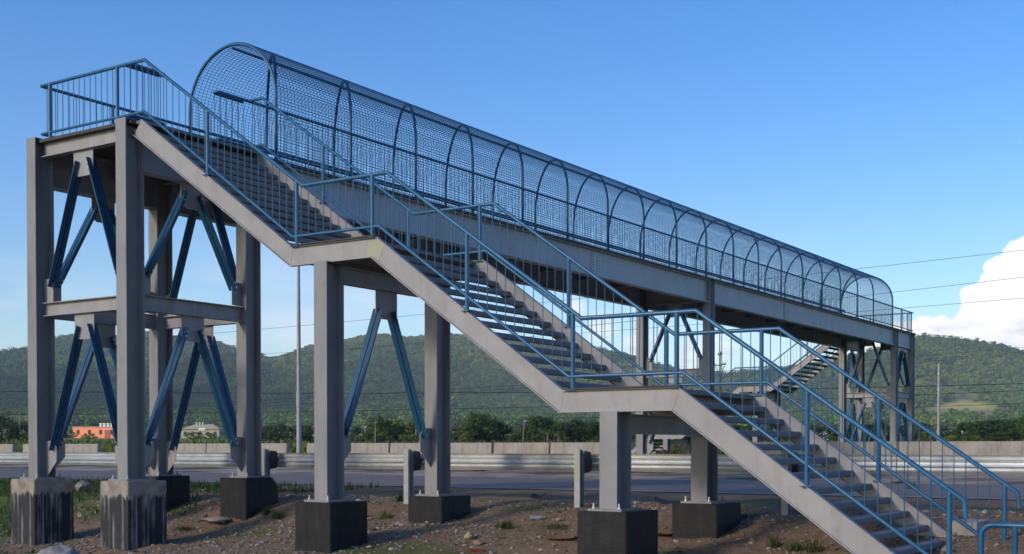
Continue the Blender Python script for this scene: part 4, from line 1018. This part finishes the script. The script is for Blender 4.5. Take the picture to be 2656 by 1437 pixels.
TV = [tree_variant('tree', 1, 7, 7.5, 2600, .26, .08, 'leaf'), tree_variant('tree', 2, 6, 6.5, 2300, .25, .05, 'leaf3'), tree_variant('tree', 3, 8.5, 7, 2800, .27, .2, 'leaf'), tree_variant('tree', 4, 5, 7.5, 2200, .25, .02, 'leaf2'), tree_variant('tree', 5, 7, 9, 3000, .27, .05, 'leaf3')]
def tree(px_, top, d, k, label, group, wide=1.0):
    p = at_depth(px_, 1150, d); gp = g(p.x, p.y); H = 1.301+(1161-top)/F_PX*d-gp
    h0 = (7,6,8.5,5,7)[k]; s = max(.25, H/(h0*1.0))
    o = empty('tree', label, 'tree', (p.x, p.y, gp), px_*.37, group); o.scale = (s*wide, s*wide, s)
    obj('trunk', TV[k][0], o); obj('crown', TV[k][1], o)
G1 = 'trees in a belt beyond the grassy field'
rt = random.Random(11)
for px_, top, d, k, lab in [(985,1084,215,2,'tall bushy green tree, highest of the clump behind the front landing column'),(1010,1092,222,0,None),(958,1118,230,1,None),(1040,1108,235,4,None),(1066,1093,218,3,None),(1085,1102,226,2,None),
  (1190,1108,225,1,None),(1222,1098,210,2,None),(1252,1075,215,2,'tall green tree rising over the bushes between the landings'),(1275,1090,220,0,None),(1300,1112,228,4,None),(1205,1125,205,3,None),
  (1395,1082,215,4,'broad dark tree behind the palms'),(1368,1105,205,1,None),(1425,1088,222,2,None),(1455,1098,215,4,None),(1490,1092,218,1,None),(1520,1100,222,0,None),(1548,1096,214,4,None),(1575,1105,220,1,None),(1610,1108,225,0,None),(1335,1128,198,1,None),
  (700,1105,300,1,None),(725,1102,305,4,None),(752,1108,310,0,None),(790,1104,300,1,None),(925,1108,290,4,None),(905,1112,300,1,None),(655,1110,310,0,None),
  (2,1082,260,1,'dark tree beside the white building past the outer tower column'),(55,1096,300,4,None),(172,1112,520,3,None),(245,1096,640,3,'yellow green tree behind the orange building'),(275,1100,640,3,None),(160,1110,500,1,None),(385,1100,520,1,None),(600,1108,420,0,None),
  (2180,1108,240,0,None),(2215,1098,230,1,None),(2255,1102,236,4,None),(2290,1096,226,2,None),(2335,1104,232,0,None),(2390,1098,240,1,None),(2412,1118,180,3,None),(2470,1140,170,3,None),(2505,1098,215,4,'wide dark spreading tree right of the bare pole'),(2535,1094,210,1,None),(2562,1092,218,4,None),(2592,1100,212,0,None),(2618,1090,220,4,None),(2648,1086,214,1,None),(2690,1092,216,2,None),(2450,1108,300,1,None),(2530,1135,160,3,None),(2590,1138,165,0,None),
  (1700,1110,230,1,None),(1745,1105,236,0,None),(1900,1104,232,4,None),(1950,1100,225,1,None),(2000,1104,230,0,None),(2050,1098,226,4,None),(2100,1102,234,2,None),(2140,1106,228,1,None),(-60,1100,270,0,None),(-130,1090,260,4,None)]:
    tree(px_, top, d, k, lab or ['leafy green tree in the belt of trees beyond the field','dark green bushy tree in the belt of trees beyond the field','tall leafy tree in the belt of trees beyond the field','light green low tree in the belt of trees beyond the field','wide dark tree in the belt of trees beyond the field'][k], G1, rt.uniform(1.15,1.55))
for i in range(46):
    px_ = -80+i*61+rt.uniform(-20,20)
    if 150 < px_ < 330 or 440 < px_ < 600: continue
    tree(px_, rt.uniform(1114,1127), rt.uniform(185,260), rt.choice((3,3,1,0,4)), 'low leafy bush filling the hedge line beyond the field', 'low bushes along the field edge', rt.uniform(1.6,2.3))
for px_, top, d in ((232,1124,420),(305,1122,430),(505,1121,430),(545,1123,420)): tree(px_, top, d, 3, 'low leafy bush in front of the far buildings', 'bushes in front of the far buildings', 1.9)
# two small palms
def palm(px_, top, d, label):
    p = at_depth(px_, 1150, d); gp = g(p.x, p.y); H = 1.301+(1161-top)/F_PX*d-gp; o = empty('palm_tree', label, 'palm tree', (p.x, p.y, gp))
    part('trunk', MB().tube([(0,0,-.2),(.05,0,H*.45),(0,.05,H*.72)], [.22,.16,.14], 8), M['bark'], o, smooth=True); rg = random.Random(px_); cr = MB()
    for k in range(26):
        a = k*2.4; e = rg.uniform(-.3,1.1); L = H*.42; dv = Vector((math.cos(a)*math.cos(e), math.sin(a)*math.cos(e), math.sin(e))); sd = Vector((-math.sin(a), math.cos(a), 0)); b = Vector((0,.05,H*.72))
        q1 = b+dv*L*.55; q2 = b+dv*L-Vector((0,0,L*.35)); w = L*.13
        cr.add([b-sd*.03, q1-sd*w, q1+sd*w, b+sd*.03], [(0,1,2,3)]); cr.add([q1-sd*w, q2, q1+sd*w], [(0,1,2)])
    part('crown', cr, M['leaf2'], o)
palm(1420, 1108, 175, 'small bushy palm in front of the broad dark tree'); palm(1449, 1112, 170, 'small palm with a drooping crown, right of its twin')

# ------------------------------------------------------------------ far buildings
def cmat(n, c, r=.8): return mat(n, c, r, var=.06)
def house(name, label, px0, px1, ytop, ybot, d, wallm, roofm, flat=False, depth=8, wins=3, cat='building', rot=None):
    A = at_depth(px0, ybot, d); B = at_depth(px1, ybot, d); c = (A+B)/2; L = (B-A).length; gp = g(c.x, c.y) if d < 1000 else hill_z(c.x, c.y)+4; zt = 1.301+(1161-ytop)/F_PX*d
    H = max(1.8, zt-gp) if d < 1000 else 5.5; o = empty(name, label, cat, (c.x, c.y, gp), -YAW)
    hw = L/2; wh = H if flat else H*.62
    m = MB(); m.box(-hw, hw, 0, depth, -.8, wh); part('wall', m, wallm, o)
    if flat: m = MB().box(-hw-.25, hw+.25, -.25, depth+.25, wh, wh+.22); part('roof', m, roofm, o)
    else:
        m = MB(); e = .5; y0, y1 = -e, depth+e; ym = depth/2; rx = hw*.45
        m.add([(-hw-e,y0,wh),(hw+e,y0,wh),(hw+e,y1,wh),(-hw-e,y1,wh),(-rx,ym,H),(rx,ym,H)], [(0,1,5,4),(1,2,5),(2,3,4,5),(3,0,4),(3,2,1,0)]); part('roof', m, roofm, o)
    for k in range(wins):
        x = -hw+L*(k+.5)/wins; ww = min(1.2, L/wins*.35); m = MB().box(x-ww/2, x+ww/2, -.06, .05, wh*.35, wh*.75); w = part('window', m, M['black'], o)
        part('frame', MB().box(x-ww/2-.1, x+ww/2+.1, -.09, -.055, wh*.35-.12, wh*.35), wallm, w)
    return o
orange = cmat('orange_wall', (.80,.27,.12)); white = cmat('white_wall', (.72,.70,.66)); olive = cmat('olive_wall', (.30,.28,.20)); greenroof = cmat('green_roof', (.30,.42,.36)); redroof = cmat('red_roof', (.35,.10,.06)); greyroof = cmat('grey_roof', (.35,.35,.36))
ob = house('orange_building', 'long bright orange flat building across the field', 188, 305, 1107, 1137, 540, orange, greyroof, True, 12, 4)
part('door', MB().box(4.2,6.6,-.1,.05,0,3.6), redroof, ob)
for k in range(4): part('rooftop_tank', MB().tube([(1+k*1.6,5,5.0),(1+k*1.6,5,6.6)], .6, 10), white, ob)
wb = house('warehouse', 'olive grey warehouse with a white sign behind the tower columns', 470, 568, 1098, 1131, 560, olive, olive, False, 16, 5, 'warehouse')
part('sign_board', MB().box(-.6,2.4,-.3,-.1,3.6,4.6), white, wb)
for k in range(3): part('roof_vent', MB().tube([(-3+k*1.4,6,4.5),(-3+k*1.4,6,7.4)], .22, 8), white, wb)
house('white_building', 'low white building with a grey roof past the outer tower column', 2, 48, 1108, 1128, 560, white, greyroof, False, 10, 4)
house('green_roofed_house', 'white house under a pale green hipped roof behind the bare pole', 2436, 2496, 1113, 1137, 330, white, greenroof, False, 9, 3, 'house')
house('white_house', 'white house half hidden by trees behind the far tower', 2140, 2172, 1118, 1134, 300, white, white, False, 8, 2, 'house')
rh = random.Random(3)
for i, (px_, py_, d, rm, lab) in enumerate([(1316,1103,1250,redroof,'red roofed house, largest of the cluster on the lower slope'),(1330,1108,1230,white,'white house left of the red roofed house on the lower slope'),(1343,1101,1280,white,'white house above the red roofed house on the lower slope'),(1188,1078,1500,white,'lone white house high on the slope above the bushes'),(1304,1112,1200,greyroof,'grey roofed house at the left of the cluster on the lower slope'),(943,1104,1300,white,'white house above the thin lamp posts'),(1040,1090,1450,white,'small house on the slope right of the bushy tree'),(1076,1070,1600,redroof,'small red roofed house high on the slope behind the lower brace'),(962,1090,1450,white,'small white house on the slope above the bushy tree'),(1350,1112,1220,white,'white house at the right of the cluster on the lower slope'),(1236,1090,1400,greyroof,'small grey roofed house above the bushes'),(2485,1105,1250,greyroof,'small grey roofed house at the hill foot right of the bare pole')]):
    w = rh.uniform(9, 15)/d*F_PX/2; house('hillside_house', lab, px_-w, px_+w, py_-rh.uniform(4,6)/d*F_PX*1.3, py_, d, white, rm, False, 8, 2, 'house')

# ------------------------------------------------------------------ cumulus clouds
def cloud_mat():
    m = bpy.data.materials.new('cloud_white'); m.use_nodes = True; n = m.node_tree.nodes; l = m.node_tree.links; n.remove(n['Principled BSDF'])
    d = n.new('ShaderNodeBsdfDiffuse'); d.inputs['Color'].default_value = (.97,.97,.97,1)
    # scattering inside the cloud evens out its shading: the normal leans towards the sun
    geo = n.new('ShaderNodeNewGeometry'); vs = n.new('ShaderNodeVectorMath'); vs.operation = 'SCALE'; vs.inputs['Scale'].default_value = .8; l.new(geo.outputs['Normal'], vs.inputs[0]); va = n.new('ShaderNodeVectorMath'); va.inputs[1].default_value = tuple(SUN_DIR); l.new(vs.outputs[0], va.inputs[0]); vn = n.new('ShaderNodeVectorMath'); vn.operation = 'NORMALIZE'; l.new(va.outputs[0], vn.inputs[0]); l.new(vn.outputs[0], d.inputs['Normal'])
    t = n.new('ShaderNodeBsdfTranslucent'); t.inputs['Color'].default_value = (.9,.9,.92,1); x = n.new('ShaderNodeMixShader'); x.inputs[0].default_value = .1
    l.new(d.outputs[0], x.inputs[1]); l.new(t.outputs[0], x.inputs[2]); l.new(x.outputs[0], n['Material Output'].inputs['Surface']); return m
M['cloud'] = cloud_mat()
def thin_mat():       # thin veil of cloud: lets part of the sunlight through
    m = bpy.data.materials.new('thin_cloud'); m.use_nodes = True; n = m.node_tree.nodes; l = m.node_tree.links; n.remove(n['Principled BSDF'])
    d = n.new('ShaderNodeBsdfTranslucent'); d.inputs['Color'].default_value = (.92,.92,.93,1); t = n.new('ShaderNodeBsdfTransparent'); x = n.new('ShaderNodeMixShader'); x.inputs[0].default_value = THIN
    l.new(d.outputs[0], x.inputs[2]); l.new(t.outputs[0], x.inputs[1]); l.new(x.outputs[0], n['Material Output'].inputs['Surface']); return m
THIN = .32           # opacity of each of its two skins
M['thin'] = thin_mat()
def cloud(label, puffs, loc, seed, scale=1.0, group=None, voxel=None):
    """puffs: (x, y, z, r) round loc; spheres remeshed into one body, then billowed."""
    bm = bmesh.new()
    for (x, y, z, r) in puffs:
        q = bmesh.ops.create_icosphere(bm, subdivisions=3, radius=r); bmesh.ops.translate(bm, verts=q['verts'], vec=(x, y, z))
    me = bpy.data.meshes.new('cloud'); bm.to_mesh(me); bm.free(); o = obj('cloud', me, None, loc); me.materials.append(M['cloud'])
    rm = o.modifiers.new('r', 'REMESH'); rm.mode = 'VOXEL'; rm.voxel_size = voxel or max(p[3] for p in puffs)/9
    dg = bpy.context.evaluated_depsgraph_get(); me2 = bpy.data.meshes.new_from_object(o.evaluated_get(dg)); o.modifiers.clear(); o.data = me2
    R_ = max(p[3] for p in puffs)
    for v in me2.vertices:
        nn = v.normal; q = v.co/R_
        d = 0 + mnoise.noise(q*2.6+Vector((seed,0,0)))*.20+abs(mnoise.noise(q*5+Vector((seed,3,0))))*.22+abs(mnoise.noise(q*10+Vector((seed,7,1))))*.13+abs(mnoise.noise(q*21+Vector((seed,9,1))))*.06
        v.co += nn*d*R_
    me2.polygons.foreach_set('use_smooth', [True]*len(me2.polygons))
    if not me2.materials: me2.materials.append(M['cloud'])
    tag(o, label, 'cloud', group); return o
rc = random.Random(2)
def at_far(x, y, d): return at_depth(x, y, d)
# fair-weather clouds elsewhere in the sky; their shadows lie on the bridge and on the hills
def shade_cloud(label, target, radius, seed, height=950, n=16, flat=.5):
    T = Vector(target); k = (height-T.z)/SUN_DIR.z; c = T+SUN_DIR*k; rg = random.Random(seed); p = []
    side = Vector((SUN_DIR.y, -SUN_DIR.x, 0)).normalized(); fw = Vector((-SUN_DIR.x, -SUN_DIR.y, 0)).normalized()
    for i in range(n):
        a = rg.uniform(0, 6.28); q = math.sqrt(rg.random())*radius[0]; w = side*math.cos(a)*q+fw*math.sin(a)*q*radius[1]/radius[0]
        p.append((w.x, w.y, rg.uniform(-.1,.25)*radius[0]*flat, radius[0]*rg.uniform(.34,.5)))
    p.append((0,0,0,radius[0]*.5)); return cloud(label, p, tuple(c), seed*1.7, group='scattered fair-weather clouds', voxel=radius[0]*.085)
SHADES = [((-2,14,0),(150,150),1,'thin veil of cloud overhead that softens the light on the footbridge'),]
for i, (t, r, sd, lab) in enumerate(SHADES):
    o = shade_cloud(lab, t, r, sd, 620); o.data.materials.clear(); o.data.materials.append(M['thin'])
hs = [((150,1010),1900,(230,170),2),((330,1060),1500,(200,120),3)]
for (pp, d, r, sd) in hs:
    q = at_depth(pp[0], pp[1], d); shade_cloud('scattered cumulus cloud whose shadow falls on the hills', (q.x, q.y, hill_z(q.x, q.y)), r, sd, 800)

# ------------------------------------------------------------------ haze
HAZE = 0.000095
mb = MB().box(-6200, 6200, -2700, 6200, -3, 420); hz = obj('haze', mb.mesh('haze', None), None, kind='stuff')
hm = bpy.data.materials.new('haze_air'); hm.use_nodes = True; n = hm.node_tree.nodes; n.remove(n['Principled BSDF']); pv = n.new('ShaderNodeVolumePrincipled'); pv.inputs['Density'].default_value = HAZE; pv.inputs['Color'].default_value = (.72,.84,1,1); pv.inputs['Anisotropy'].default_value = 0.0
hm.node_tree.links.new(pv.outputs[0], n['Material Output'].inputs['Volume']); hz.data.materials.append(hm)
